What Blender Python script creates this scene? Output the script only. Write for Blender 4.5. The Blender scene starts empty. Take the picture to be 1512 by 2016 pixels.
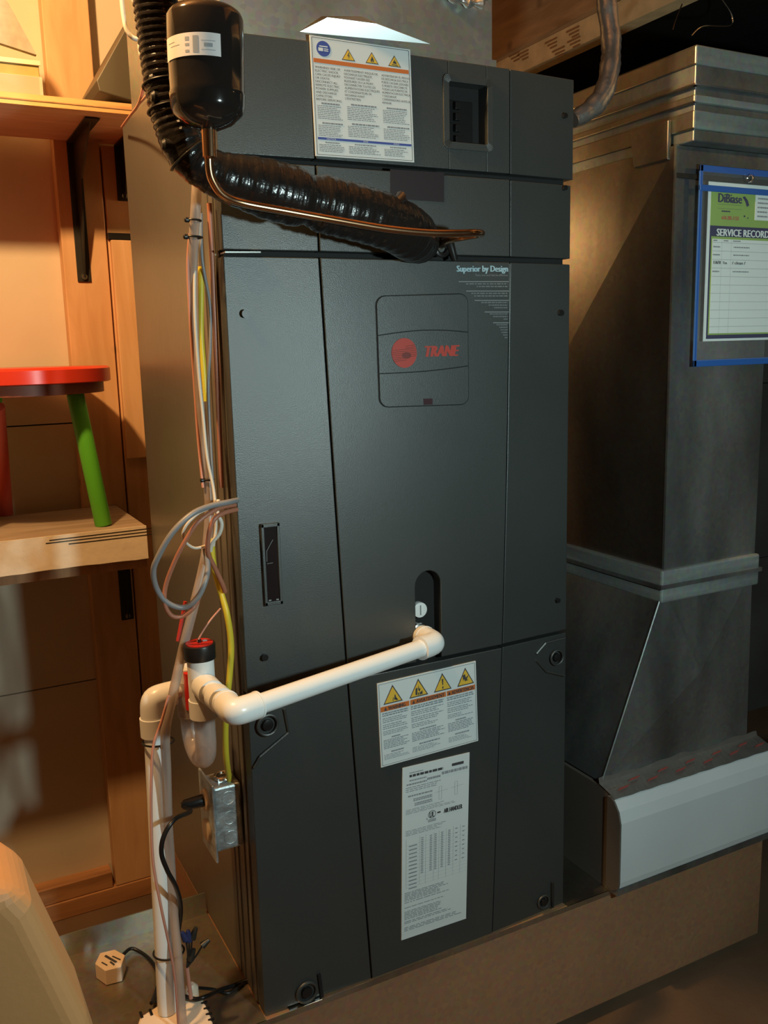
import bpy, bmesh, math, random
from mathutils import Vector, Matrix
random.seed(7)
scn = bpy.context.scene
col = scn.collection

# ---------------------------------------------------------------- camera
FPX = 1788.07
CAM = Vector((-0.3994, -1.2113, 1.029))
YAW, PITCH, ROLL = 0.4781, -0.1784, -0.0257
fwd = Vector((math.sin(YAW)*math.cos(PITCH), math.cos(YAW)*math.cos(PITCH), math.sin(PITCH)))
r0 = Vector((math.cos(YAW), -math.sin(YAW), 0)); u0 = r0.cross(fwd)
rgt = r0*math.cos(ROLL)+u0*math.sin(ROLL); up = -r0*math.sin(ROLL)+u0*math.cos(ROLL)
cd = bpy.data.cameras.new('camera'); cam = bpy.data.objects.new('camera', cd); col.objects.link(cam)
cd.sensor_fit = 'HORIZONTAL'; cd.sensor_width = 36; cd.lens = 36*FPX/1512
cd.clip_start = 0.02; cd.clip_end = 30
cam.matrix_world = Matrix(((rgt.x, up.x, -fwd.x, CAM.x), (rgt.y, up.y, -fwd.y, CAM.y), (rgt.z, up.z, -fwd.z, CAM.z), (0, 0, 0, 1)))
scn.camera = cam
# ---------------------------------------------------------------- world, lights, exposure
w = bpy.data.worlds.new('world'); scn.world = w; w.use_nodes = True
w.node_tree.nodes['Background'].inputs[0].default_value = (1.0, 0.72, 0.5, 1)
w.node_tree.nodes['Background'].inputs[1].default_value = 0.018
def light(name, kind, loc, power, colr, size=0.05, look=None, spot=None):
    d = bpy.data.lights.new(name, kind); d.energy = power; d.color = colr
    if kind == 'AREA': d.shape = 'DISK'; d.size = size
    else: d.shadow_soft_size = size
    if spot: d.spot_size = math.radians(spot); d.spot_blend = 0.6
    o = bpy.data.objects.new(name, d); col.objects.link(o); o.location = loc
    if look is not None: o.rotation_euler = (Vector(look)-Vector(loc)).to_track_quat('-Z', 'Y').to_euler()
    return o
WARM = (1.0, 0.60, 0.25)
light('bare_bulb_light', 'POINT', (-0.55, -0.09, 1.96), 88, WARM, 0.035)
light('rear_fill_light', 'POINT', (0.42, 0.78, 1.34), 1.9, WARM, 0.08)  # no bulb known here; warm fill added to light the duct side
light('room_bulb_light', 'POINT', (2.4, -1.2, 1.7), 1.2, WARM, 0.05)
light('torch_light', 'SPOT', (0.32, -1.22, 1.0), 40, (0.74, 0.97, 0.95), 0.03, (0.50, 0.0, 0.8), 140)
scn.view_settings.view_transform = 'Standard'; scn.view_settings.look = 'None'
scn.view_settings.gamma = 1; scn.view_settings.use_curve_mapping = False
scn.view_settings.exposure = 0.0

# ---------------------------------------------------------------- helpers
def P(px, py, **k):
    d = fwd + rgt*((px-756)/FPX) - up*((py-1008)/FPX)
    (a, v), = k.items(); i = 'xyz'.index(a)
    return CAM + d*((v-CAM[i])/d[i])
def bend(pts, n=8):
    pts = [Vector(p) for p in pts]; out = []
    for i in range(len(pts)-1):
        a = pts[max(i-1, 0)]; b = pts[i]; c = pts[i+1]; d = pts[min(i+2, len(pts)-1)]
        for j in range(n):
            t = j/n
            out.append(0.5*((2*b)+(-a+c)*t+(2*a-5*b+4*c-d)*t*t+(-a+3*b-3*c+d)*t**3))
    out.append(pts[-1]); return out
def PP(l, n=8): return bend([P(a, b, y=c) for a, b, c in l], n)

class MB:
    def __init__(s): s.v = []; s.f = []
    def add(s, vs, fs):
        o = len(s.v); s.v += [Vector(x) for x in vs]; s.f += [tuple(o+i for i in f) for f in fs]; return s
    def box(s, x0, x1, y0, y1, z0, z1):
        vs = [(x, y, z) for x in (x0, x1) for y in (y0, y1) for z in (z0, z1)]
        return s.add(vs, [(0, 1, 3, 2), (4, 6, 7, 5), (0, 4, 5, 1), (2, 3, 7, 6), (0, 2, 6, 4), (1, 5, 7, 3)])
    def loft(s, A, B):
        n = len(A); fs = [tuple(range(n)), tuple(range(2*n-1, n-1, -1))]
        fs += [(i, (i+1) % n, n+(i+1) % n, n+i) for i in range(n)]
        return s.add(list(A)+list(B), fs)
    def prism(s, poly, ax, a, b):
        f = {'x': lambda p, t: (t, p[0], p[1]), 'y': lambda p, t: (p[0], t, p[1]), 'z': lambda p, t: (p[0], p[1], t)}[ax]
        return s.loft([f(p, a) for p in poly], [f(p, b) for p in poly])
    def tube(s, path, r, n=12, caps=True, flat=1.0, closed=False):
        path = [Vector(p) for p in path]; N = len(path); rs = r if isinstance(r, (list, tuple)) else [r]*N
        t0 = (path[1]-path[0]).normalized(); ref = Vector((0, 0, 1)) if abs(t0.z) < .9 else Vector((1, 0, 0))
        nrm = t0.cross(ref).normalized(); vs = []
        for i in range(N):
            a = path[i-1] if (i > 0 or closed) else path[0]; b = path[(i+1) % N] if (i < N-1 or closed) else path[-1]
            t = (b-a).normalized(); nrm = (nrm-t*nrm.dot(t)).normalized(); bn = t.cross(nrm)
            for j in range(n):
                q = 2*math.pi*j/n; vs.append(path[i]+(nrm*math.cos(q)+bn*math.sin(q)*flat)*rs[i])
        fs = []
        for i in range(N if closed else N-1):
            k = (i+1) % N
            fs += [(i*n+j, i*n+(j+1) % n, k*n+(j+1) % n, k*n+j) for j in range(n)]
        if caps and not closed: fs += [tuple(range(n-1, -1, -1)), tuple(range((N-1)*n, N*n))]
        return s.add(vs, fs)
    def cyl(s, a, b, r, n=24, r2=None): return s.tube([a, b], [r, r if r2 is None else r2], n)
    def ring(s, c, nrm, R, r, n=28, m=8):
        c = Vector(c); nrm = Vector(nrm).normalized(); a = nrm.cross(Vector((0.3, 0.2, 1))).normalized(); b = nrm.cross(a)
        return s.tube([c+(a*math.cos(2*math.pi*i/n)+b*math.sin(2*math.pi*i/n))*R for i in range(n)], r, m, closed=True)
    def build(s, name, m, parent=None, bevel=0, smooth=False, seg=2):
        L = Vector((0, 0, 0))
        q = parent
        while q is not None: L = L+q.location; q = q.parent
        me = bpy.data.meshes.new(name)
        if parent is None:
            c = sum(s.v, Vector())/len(s.v); zmin = min(v.z for v in s.v); O = Vector((c.x, c.y, zmin))
        else: O = L
        me.from_pydata([tuple(v-O) for v in s.v], [], s.f)
        bm = bmesh.new(); bm.from_mesh(me); bmesh.ops.recalc_face_normals(bm, faces=bm.faces); bm.to_mesh(me); bm.free()
        me.materials.append(m)
        if smooth: me.polygons.foreach_set('use_smooth', [True]*len(me.polygons)); 
        o = bpy.data.objects.new(name, me); col.objects.link(o)
        if parent is None: o.location = O
        else: o.parent = parent
        if bevel:
            b = o.modifiers.new('bevel', 'BEVEL'); b.width = bevel; b.segments = seg; b.limit_method = 'ANGLE'; b.angle_limit = math.radians(35)
        if smooth:
            e = o.modifiers.new('edges', 'EDGE_SPLIT'); e.split_angle = math.radians(42)
        return o
def empty(name, loc, label, cat, group=None):
    o = bpy.data.objects.new(name, None); col.objects.link(o); o.location = loc; o.empty_display_size = .05
    return tag(o, label, cat, group)
def tag(o, label=None, cat=None, group=None, kind=None):
    if label: o['label'] = label
    if cat: o['category'] = cat
    if group: o['group'] = group
    if kind: o['kind'] = kind
    return o

# ---------------------------------------------------------------- materials
def mat(name, c, rough=.5, metal=0, var=0.0, vscale=8, bump=0, bscale=60, rvar=0, stretch=None, c2=None, trans=0, ior=1.45, alpha=1, spec=None, coat=0):
    m = bpy.data.materials.new(name); m.use_nodes = True; nt = m.node_tree; b = nt.nodes['Principled BSDF']
    b.inputs['Base Color'].default_value = (*c, 1); b.inputs['Roughness'].default_value = rough; b.inputs['Metallic'].default_value = metal
    b.inputs['Transmission Weight'].default_value = trans; b.inputs['IOR'].default_value = ior; b.inputs['Alpha'].default_value = alpha
    b.inputs['Coat Weight'].default_value = coat
    if spec is not None: b.inputs['Specular IOR Level'].default_value = spec
    tc = nt.nodes.new('ShaderNodeTexCoord'); mp = nt.nodes.new('ShaderNodeMapping'); nt.links.new(tc.outputs['Object'], mp.inputs['Vector'])
    if stretch: mp.inputs['Scale'].default_value = stretch
    if var or c2:
        n = nt.nodes.new('ShaderNodeTexNoise'); n.inputs['Scale'].default_value = vscale; n.inputs['Detail'].default_value = 6
        nt.links.new(mp.outputs['Vector'], n.inputs['Vector'])
        r = nt.nodes.new('ShaderNodeValToRGB'); r.color_ramp.elements[0].position = .35; r.color_ramp.elements[1].position = .68
        lo = [x*(1-var) for x in c]; hi = c2 if c2 else [min(1, x*(1+var)) for x in c]
        r.color_ramp.elements[0].color = (*lo, 1); r.color_ramp.elements[1].color = (*hi, 1)
        nt.links.new(n.outputs['Fac'], r.inputs['Fac']); nt.links.new(r.outputs['Color'], b.inputs['Base Color'])
        if rvar:
            q = nt.nodes.new('ShaderNodeMapRange'); q.inputs['To Min'].default_value = rough-rvar; q.inputs['To Max'].default_value = rough+rvar
            nt.links.new(n.outputs['Fac'], q.inputs['Value']); nt.links.new(q.outputs['Result'], b.inputs['Roughness'])
    if bump:
        n = nt.nodes.new('ShaderNodeTexNoise'); n.inputs['Scale'].default_value = bscale; n.inputs['Detail'].default_value = 4
        nt.links.new(mp.outputs['Vector'], n.inputs['Vector'])
        k = nt.nodes.new('ShaderNodeBump'); k.inputs['Strength'].default_value = bump; k.inputs['Distance'].default_value = .01
        nt.links.new(n.outputs['Fac'], k.inputs['Height']); nt.links.new(k.outputs['Normal'], b.inputs['Normal'])
    return m
def wood(name, c, dark, axis='z', rough=.6):
    m = bpy.data.materials.new(name); m.use_nodes = True; nt = m.node_tree; b = nt.nodes['Principled BSDF']; b.inputs['Roughness'].default_value = rough
    tc = nt.nodes.new('ShaderNodeTexCoord'); mp = nt.nodes.new('ShaderNodeMapping'); nt.links.new(tc.outputs['Object'], mp.inputs['Vector'])
    mp.inputs['Scale'].default_value = {'z': (1, 1, .12), 'x': (.12, 1, 1), 'y': (1, .12, 1)}[axis]
    n = nt.nodes.new('ShaderNodeTexNoise'); n.inputs['Scale'].default_value = 26; n.inputs['Detail'].default_value = 5; n.inputs['Distortion'].default_value = 1.2
    nt.links.new(mp.outputs['Vector'], n.inputs['Vector'])
    r = nt.nodes.new('ShaderNodeValToRGB'); r.color_ramp.elements[0].position = .3; r.color_ramp.elements[1].position = .62
    r.color_ramp.elements[0].color = (*dark, 1); r.color_ramp.elements[1].color = (*c, 1)
    nt.links.new(n.outputs['Fac'], r.inputs['Fac'])
    v = nt.nodes.new('ShaderNodeTexVoronoi'); v.inputs['Scale'].default_value = 7; nt.links.new(tc.outputs['Object'], v.inputs['Vector'])
    mr = nt.nodes.new('ShaderNodeMapRange'); mr.inputs['From Min'].default_value = .02; mr.inputs['From Max'].default_value = .11; mr.inputs['To Min'].default_value = .55; mr.inputs['To Max'].default_value = 1
    nt.links.new(v.outputs['Distance'], mr.inputs['Value'])
    mx = nt.nodes.new('ShaderNodeMix'); mx.data_type = 'RGBA'; mx.blend_type = 'MULTIPLY'; mx.inputs['Factor'].default_value = 1
    nt.links.new(r.outputs['Color'], mx.inputs['A']); nt.links.new(mr.outputs['Result'], mx.inputs['B']); nt.links.new(mx.outputs['Result'], b.inputs['Base Color'])
    return m
def galv(name, c=(.5, .52, .52), rough=.33, streak=(3, 3, 1), metal=.92, amp=.25):
    m = bpy.data.materials.new(name); m.use_nodes = True; nt = m.node_tree; b = nt.nodes['Principled BSDF']; b.inputs['Metallic'].default_value = metal
    tc = nt.nodes.new('ShaderNodeTexCoord'); mp = nt.nodes.new('ShaderNodeMapping'); mp.inputs['Scale'].default_value = streak; nt.links.new(tc.outputs['Object'], mp.inputs['Vector'])
    n = nt.nodes.new('ShaderNodeTexNoise'); n.inputs['Scale'].default_value = 2.2; n.inputs['Detail'].default_value = 7; nt.links.new(mp.outputs['Vector'], n.inputs['Vector'])
    v = nt.nodes.new('ShaderNodeTexVoronoi'); v.inputs['Scale'].default_value = 120; nt.links.new(tc.outputs['Object'], v.inputs['Vector'])
    r = nt.nodes.new('ShaderNodeValToRGB'); r.color_ramp.elements[0].position = .32; r.color_ramp.elements[1].position = .7
    r.color_ramp.elements[0].color = (*[x*(1-amp) for x in c], 1); r.color_ramp.elements[1].color = (*[x*(1+amp) for x in c], 1)
    nt.links.new(n.outputs['Fac'], r.inputs['Fac'])
    mx = nt.nodes.new('ShaderNodeMix'); mx.data_type = 'RGBA'; mx.blend_type = 'MULTIPLY'; mx.inputs['Factor'].default_value = .18
    nt.links.new(r.outputs['Color'], mx.inputs['A']); nt.links.new(v.outputs['Color'], mx.inputs['B']); nt.links.new(mx.outputs['Result'], b.inputs['Base Color'])
    q = nt.nodes.new('ShaderNodeMapRange'); q.inputs['To Min'].default_value = rough-.08; q.inputs['To Max'].default_value = rough+.18
    nt.links.new(n.outputs['Fac'], q.inputs['Value']); nt.links.new(q.outputs['Result'], b.inputs['Roughness'])
    k = nt.nodes.new('ShaderNodeBump'); k.inputs['Strength'].default_value = .12; k.inputs['Distance'].default_value = .02
    nt.links.new(n.outputs['Fac'], k.inputs['Height']); nt.links.new(k.outputs['Normal'], b.inputs['Normal'])
    return m
M = dict(
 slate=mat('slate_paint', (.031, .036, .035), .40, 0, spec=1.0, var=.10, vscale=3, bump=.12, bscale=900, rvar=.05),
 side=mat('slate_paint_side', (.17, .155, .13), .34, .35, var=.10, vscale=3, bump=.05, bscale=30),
 dark=mat('dark_cavity', (.006, .006, .006), .7), black=mat('black_plastic', (.010, .010, .010), .35),
 seam=mat('seam_shadow_gap', (.008, .008, .008), .8),
 gloss=mat('glossy_black_paint', (.012, .010, .009), .12, coat=.5), tape=mat('black_foam_sleeve', (.012, .010, .009), .22, bump=.22, bscale=60),
 white=mat('sticker_white', (.60, .64, .64), .5), ink=mat('printed_ink', (.05, .05, .055), .6), grey=mat('grey_ink', (.22, .24, .26), .6),
 orange=mat('orange_ink', (.52, .14, .03), .5), yellow=mat('yellow_ink', (.68, .42, .05), .5), blue=mat('blue_ink', (.05, .08, .30), .5),
 red=mat('badge_red', (.42, .045, .03), .5), cyan=mat('pale_blue_print', (.32, .46, .52), .5), pale=mat('pale_grey_print', (.24, .26, .26), .5),
 galv=galv('galvanised_steel', (.36, .385, .38), .40, metal=.88, amp=.4), steelflat=mat('glint_facet_steel', (.55, .57, .57), .34, 1), galvshade=galv('galvanised_steel_shaded', (.34, .30, .25), .32, metal=.97), galvtop=galv('galvanised_plenum', (.46, .46, .42), .42, amp=.12),  # duct-side steel: darker, warmer galvanised copy, shade put into its colour
 mastic=galv('mastic_sealer', (.22, .25, .24), .55, (1, 1, 14), .25, .35),
 pan=galv('galvanised_sheet_tan', (.42, .36, .28), .36), base=galv('base_box_sheet_metal', (.50, .29, .165), .42, (1, 1, 1), .55, .12),  # base box brown stands in for warm floor reflected in galvanised sheet
 copper=mat('copper', (.62, .36, .20), .22, 1, var=.15, vscale=20), brass=mat('bright_copper', (.80, .34, .16), .35, .9),
 pvc=mat('white_pvc', (.74, .76, .76), .28), pvcold=mat('pvc_rim', (.60, .58, .52), .4),
 clear=mat('clear_pvc', (.62, .52, .47), .25, trans=.55, alpha=.75), vinyl=mat('clear_vinyl_tube', (.52, .42, .36), .35, trans=.4, alpha=.72),
 redp=mat('red_plastic', (.55, .02, .015), .35), wirew=mat('white_cable', (.62, .58, .50), .4), wireg=mat('grey_cable', (.22, .22, .23), .4),
 wireb=mat('brown_cable', (.38, .15, .09), .4), wirey=mat('yellow_cable', (.62, .50, .04), .4), wirer=mat('red_cable', (.50, .04, .03), .4), wirec=mat('pink_wire', (.55, .25, .18), .4),
 concrete=mat('unlit_concrete', (.10, .095, .09), .8, var=.2, vscale=4),
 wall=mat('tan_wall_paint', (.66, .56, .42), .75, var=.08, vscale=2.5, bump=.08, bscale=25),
 stud=wood('pine_stud', (.72, .43, .22), (.60, .33, .15)), sill=wood('pine_sill', (.50, .24, .10), (.30, .13, .05), 'x'), studlo=wood('pine_stud_low', (.46, .22, .09), (.30, .13, .05)),
 ply=wood('plywood', (.62, .42, .28), (.48, .30, .18), 'x'), plyedge=wood('plywood_edge', (.75, .45, .18), (.50, .22, .07), 'x'),
 shelf=wood('grey_shelf_board', (.36, .27, .19), (.24, .17, .11), 'x'), card=mat('cream_cardboard', (.72, .60, .45), .8, var=.06, vscale=12, bump=.1, bscale=60),
 bracket=mat('black_steel', (.035, .032, .026), .4, .3), steel=mat('bright_steel', (.75, .75, .72), .2, 1),
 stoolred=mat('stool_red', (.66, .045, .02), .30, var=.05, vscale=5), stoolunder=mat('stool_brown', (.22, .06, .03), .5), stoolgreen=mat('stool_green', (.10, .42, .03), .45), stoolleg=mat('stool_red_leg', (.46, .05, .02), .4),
 foil=mat('crumpled_foil', (.50, .48, .45), .34, .85, bump=.35, bscale=30), floor=mat('concrete_floor', (.12, .07, .04), .7, var=.2, vscale=5, bump=.1, bscale=40),
 joist=wood('joist_wood', (.45, .25, .12), (.28, .14, .06), 'y'), osb=mat('printed_board', (.62, .42, .22), .7, var=.12, vscale=25),
 boxmetal=mat('outlet_box_steel', (.50, .55, .56), .45, .75, var=.3, vscale=40, bump=.3, bscale=60), plate=mat('ivory_plate', (.66, .50, .34), .35),
 filter=mat('filter_door_white', (.55, .59, .60), .45, var=.05, vscale=4), filterside=mat('filter_box_side', (.10, .085, .07), .6),
 tan=mat('tan_vinyl', (.50, .24, .09), .6, var=.06, vscale=5, bump=.04, bscale=120), sleeve=mat('blue_vinyl', (.03, .12, .42), .35),
 green=mat('green_print', (.28, .45, .09), .5), navy=mat('navy_print', (.012, .012, .08), .5), paper=mat('paper', (.78, .86, .84), .6), redink=mat('red_ink', (.50, .10, .06), .5),
 pane=mat('clear_sleeve', (.9, .9, .9), .08, alpha=.035), bluewn=mat('wire_nut_blue', (.02, .03, .10), .4), device=mat('white_device', (.74, .60, .46), .45),
 olive=mat('olive_box', (.38, .30, .10), .6, var=.2, vscale=10), film=mat('clear_film', (.8, .75, .6), .15, alpha=.45), greyboard=mat('grey_board', (.36, .33, .27), .7, var=.1, vscale=60),
 shadeblack=mat('overhead_shade_black', (.010, .009, .008), .45, bump=.6, bscale=8), redtape=mat('tape_print', (.30, .07, .06), .4), ceil=wood('subfloor', (.26, .15, .08), (.16, .09, .04), 'y'))

# ---------------------------------------------------------------- stickers and print
TEXT = {}
def glyphs(txt):
    if txt not in TEXT:
        c = bpy.data.curves.new('t', 'FONT'); c.body = txt; c.resolution_u = 2
        o = bpy.data.objects.new('t', c); me = bpy.data.meshes.new_from_object(o)
        vs = [(v.co.x, v.co.y) for v in me.vertices]; fs = [tuple(p.vertices) for p in me.polygons]
        x0 = min(v[0] for v in vs); x1 = max(v[0] for v in vs)
        bpy.data.objects.remove(o); bpy.data.curves.remove(c); bpy.data.meshes.remove(me)
        TEXT[txt] = ([((x-x0)/(x1-x0), y/.70) for x, y in vs], fs)
    return TEXT[txt]
class Sheet:
    """a flat rectangle standing in the plane y = const, u to the right, v downwards"""
    def __init__(s, tl, tr, br, bl, y): s.c = [P(*q, y=y) for q in (tl, tr, br, bl)]; s.y = y
    def W(s, u, v, d=0):
        a = s.c[0].lerp(s.c[1], u); b = s.c[3].lerp(s.c[2], u); p = a.lerp(b, v); return Vector((p.x, s.y-d, p.z))
    def slab(s, mb, poly, d0, d1): return mb.loft([s.W(u, v, d1) for u, v in poly], [s.W(u, v, d0) for u, v in poly])
    def rect(s, mb, u0, v0, u1, v1, d0, d1): return s.slab(mb, [(u0, v0), (u1, v0), (u1, v1), (u0, v1)], d0, d1)
    def quad(s, mb, u0, v0, u1, v1, d): return mb.add([s.W(u0, v0, d), s.W(u1, v0, d), s.W(u1, v1, d), s.W(u0, v1, d)], [(0, 1, 2, 3)])
    def line(s, mb, a, b, wd, d):
        A = s.W(*a, d); B = s.W(*b, d); t = (B-A).normalized(); n = Vector((-t.z, 0, t.x))*wd/2
        return mb.add([A-n, B-n, B+n, A+n], [(0, 1, 2, 3)])
    def text(s, mb, txt, u0, u1, v0, v1, d, shear=0, bold=0):
        vs, fs = glyphs(txt)
        for k in ([0] if not bold else [-bold, 0, bold]):
            mb.add([s.W(u0+(u1-u0)*(x+shear*y*(v1-v0)/(u1-u0))+k, v1-(v1-v0)*y, d+(0 if k == 0 else (.00005 if k > 0 else .0001))) for x, y in vs], fs)
    def lines(s, mb, rows, u0, wchar, v0, dv, h, d, bold=0):
        for i, t in enumerate(rows):
            if t: s.text(mb, t, u0, u0+wchar*len(t), v0+i*dv, v0+i*dv+h, d, bold=bold)
    def words(s, mb, u0, u1, v0, v1, n, d, fill=.45, ragged=.2):
        for i in range(n):
            v = v0+(v1-v0)*i/n; h = (v1-v0)/n*fill; u = u0; e = u1-(u1-u0)*random.random()*ragged
            while u < e:
                q = min(e, u+(u1-u0)*random.uniform(.04, .15)); s.quad(mb, u, v, q, v+h, d); u = q+(u1-u0)*.02
def rounded(u0, v0, u1, v1, ru, rv, n=5):
    out = []
    for cx, cy, a in ((u1-ru, v0+rv, -90), (u1-ru, v1-rv, 0), (u0+ru, v1-rv, 90), (u0+ru, v0+rv, 180)):
        for i in range(n+1):
            t = math.radians(a+90*i/n); out.append((cx+ru*math.cos(t), cy+rv*math.sin(t)))
    return out

# ================================================================ SETTING
FZ = -0.27
tag(MB().box(-2.2, 3.2, -4.5, 0.95, FZ-.05, FZ).build('floor', M['floor']), kind='structure')
tag(MB().box(-2.2, 3.2, -4.5, 0.95, 2.25, 2.3).build('ceiling', M['ceil']), kind='structure')
WY = 0.90
wb = tag(MB().box(-2.2, 3.2, WY+.012, WY+.05, FZ, 2.25).build('wall_back', M['seam']), kind='structure')
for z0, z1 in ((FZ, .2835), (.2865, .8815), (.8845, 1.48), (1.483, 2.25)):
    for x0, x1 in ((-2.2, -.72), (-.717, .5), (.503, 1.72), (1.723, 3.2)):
        MB().box(x0, x1, WY, WY+.013, z0, z1).build('wall_panel', M['wall' if x0 < .5 else 'concrete'], wb)  # right-hand panels coloured dark to stand for the unlit room there
SY = 0.86
def board(x0, x1, y0, y1, z0, z1, m='stud'): return MB().box(x0, x1, y0, y1, z0, z1).build('stud', M[m], wb, bevel=.002)
board(-.075, .018, SY, WY, -.225, 2.25)
board(.0215, .115, SY, WY, -.225, 1.468)
board(.024, .118, SY-.018, SY, .80, 1.272)
board(-.75, -.66, SY, WY, -.225, 2.25)
MB().box(-2.0, .115, SY-.002, WY, FZ, -.226).build('sill_plate', M['sill'], wb, bevel=.002)
MB().box(-2.0, -.082, SY+.001, WY, -.2255, -.185).build('sill_plate', M['sill'], wb, bevel=.002)
MB().box(.02, .118, SY-.012, SY, 1.274, 1.287).build('dark_gap_strip', M['black'], wb)  # black strip put in for the dark gap above the front board
tag(MB().box(3.2, 3.25, -4.5, .95, FZ, 2.3).build('wall_right', M['concrete']), kind='structure')
tag(MB().box(-2.25, -2.2, -4.5, .95, FZ, 2.3).build('wall_left', M['concrete']), kind='structure')
tag(MB().box(-2.25, 3.25, -4.55, -4.5, FZ, 2.3).build('wall_front', M['concrete']), kind='structure')

# ceiling beam with printed board, dark joist
bx = 1.0
bt = P(1158, 33, x=bx).z; bb = P(1173, 74, x=bx).z
beam = empty('ceiling_beam', (bx, .4, bb), 'pale orange board of printed wood above the right end of the air handler', 'beam')
MB().box(bx, bx+.04, -.6, WY-.004, bb, bt).build('printed_board', M['osb'], beam)
mb = MB()
for (a, b) in ((1013, 116), (1030, 113), (1085, 90), (1100, 107), (1128, 68), (1130, 88)):
    c = P(a, b, x=bx)
    for k in range(3):
        mb.box(bx-.0015, bx-.0003, c.y-.022, c.y+.022-.01*k, c.z+.009-.008*k, c.z+.0125-.008*k)
mb.build('printed_mark', mat('brown_ink', (.28, .13, .05), .7), beam)
MB().box(bx-.02, bx+.3, -.6, WY-.004, bt+.001, 2.24).build('upper_board', M['joist'], beam)
MB().box(bx+.041, bx+.30, -.6, WY-.004, bb+.001, bt-.001).build('underside_shade', M['shadeblack'], beam)  # black fill gives the shade behind the printed board
jb = empty('floor_joist', (.7, .4, 1.9), 'brown wooden joist overhead, left of the foil wrapped pipe', 'joist')
MB().box(.66, .70, -.8, WY-.004, 1.86, 2.245).build('joist_board', M['joist'], jb, bevel=.002)
tag(MB().box(1.16, 2.6, -.8, WY-.01, 1.70, 1.745).build('overhead_shade', M['shadeblack'], bevel=.01), 'black slab added for the shade overhead above the grey metal trunk', 'duct')  # slab put in to darken the overhead where it lies in shade
for pth in ([(1415, -10, .1), (1440, 28, .1), (1437, 50, .1), (1385, 52, .1), (1362, 70, .1)], [(1343, 8, .1), (1332, 35, .1), (1325, 58, .1)]):
    mbw = MB().tube(PP(pth, 6), .0012, 6)
    tag(mbw.build('hanger_wire', M['steel'], smooth=True), 'thin looped wire hanging from the black slab overhead' if len(pth) > 3 else 'short straight wire hanging left of the looped one', 'wire')

# ================================================================ AIR HANDLER
W, D, H = .5874, .554, 1.4405
Z1, Z2, Z3 = 1.2852, 1.1615, .5303
ah = empty('air_handler', (W/2, D/2, 0), 'tall dark slate grey air handler cabinet with red round badge', 'air handler')
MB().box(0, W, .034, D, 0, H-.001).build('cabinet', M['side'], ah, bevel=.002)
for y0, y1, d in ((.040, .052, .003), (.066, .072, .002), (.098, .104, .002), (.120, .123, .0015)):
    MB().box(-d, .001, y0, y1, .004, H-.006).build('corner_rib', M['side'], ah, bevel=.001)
def XL(z): 
    pts = ((0, .184), (.551, .1575), (.874, .146), (1.158, .137), (1.45, .136))
    for (a, b), (c, d) in zip(pts, pts[1:]):
        if z <= c: return b+(d-b)*(z-a)/(c-a)
    return .136
def XR(z):
    pts = ((0, .424), (.536, .447), (.849, .457), (1.158, .463), (1.45, .463))
    for (a, b), (c, d) in zip(pts, pts[1:]):
        if z <= c: return b+(d-b)*(z-a)/(c-a)
    return .463
def facet(mb, xa, ya, xb, yb, z0, z1, back=.034):
    """slab between x=xa(z) and x=xb(z), front depth ya..yb"""
    n = 6; zs = [z0+(z1-z0)*i/n for i in range(n+1)]
    L = [(xa(z), ya, z) for z in zs]; R = [(xb(z), yb, z) for z in zs]
    fr = L+R[::-1]; bk = [(x, back, z) for x, y, z in fr]
    return mb.loft(fr, bk)
def door(name, z0, z1, centre, over=0):
    mb = MB()
    facet(mb, lambda z: -.001, .009, lambda z: XL(z)-.0012, .0015, z0, z1)
    facet(mb, lambda z: XR(z)+.0012, .0015, lambda z: W+.001+over, .009, z0, z1)
    centre(mb)
    return mb.build(name, M['slate'], ah, bevel=.0012)
def plain(z0, z1): return lambda mb: facet(mb, lambda z: XL(z)+.0010, 0, lambda z: XR(z)-.0010, 0, z0, z1)
# top panel with breaker window
wq = [P(880, 162, y=0), P(958, 168, y=0), P(958, 285, y=0), P(886, 280, y=0)]
wx0, wx1 = (wq[0].x+wq[3].x)/2, (wq[1].x+wq[2].x)/2; wz1, wz0 = (wq[0].z+wq[1].z)/2, (wq[2].z+wq[3].z)/2
def topc(mb):
    z0, z1 = Z1+.004, H
    mb.box(XL(1.3)+.001, wx0, 0, .034, z0, z1); mb.box(wx1, .462, 0, .034, z0, z1)
    mb.box(wx0, wx1, 0, .034, z0, wz0); mb.box(wx0, wx1, 0, .034, wz1, z1)
door('top_panel', Z1+.004, H, topc, .004)
win = MB()
def ringpoly(mb, outer, inner, y0, y1):
    n = len(outer)
    for i in range(n):
        j = (i+1) % n
        mb.loft([(outer[i][0], y0, outer[i][1]), (outer[j][0], y0, outer[j][1]), (inner[j][0], y0, inner[j][1]), (inner[i][0], y0, inner[i][1])],
                [(outer[i][0], y1, outer[i][1]), (outer[j][0], y1, outer[j][1]), (inner[j][0], y1, inner[j][1]), (inner[i][0], y1, inner[i][1])])
e = .010
ringpoly(win, rounded(wx0-e, wz0-e, wx1+e, wz1+e, .008, .008), rounded(wx0, wz0, wx1, wz1, .003, .003), -.003, .002)
bz = win.build('breaker_bezel', M['slate'], ah, bevel=.001)
br = MB().box(wx0-.002, wx1+.002, .030, .0345, wz0-.002, wz1+.002).build('breaker_recess', M['dark'], ah)
for i in range(4):
    z = wz1-.02-(wz1-wz0-.02)*(i+.5)/4
    b = MB().box(wx0+.006, wx1-.012, .020, .030, z-.009, z+.009).build('breaker', M['black'], ah, bevel=.001)
    MB().box(wx0+.020, wx0+.030, .012, .020, z-.005, z+.005).build('breaker_toggle', M['black'], b, bevel=.001)
    MB().box(wx0+.008, wx0+.011, .0185, .020, z-.004, z+.003).build('breaker_screw', M['steel'], b)
door('upper_panel', Z2+.004, Z1-.005, plain(Z2+.004, Z1-.005))
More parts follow.
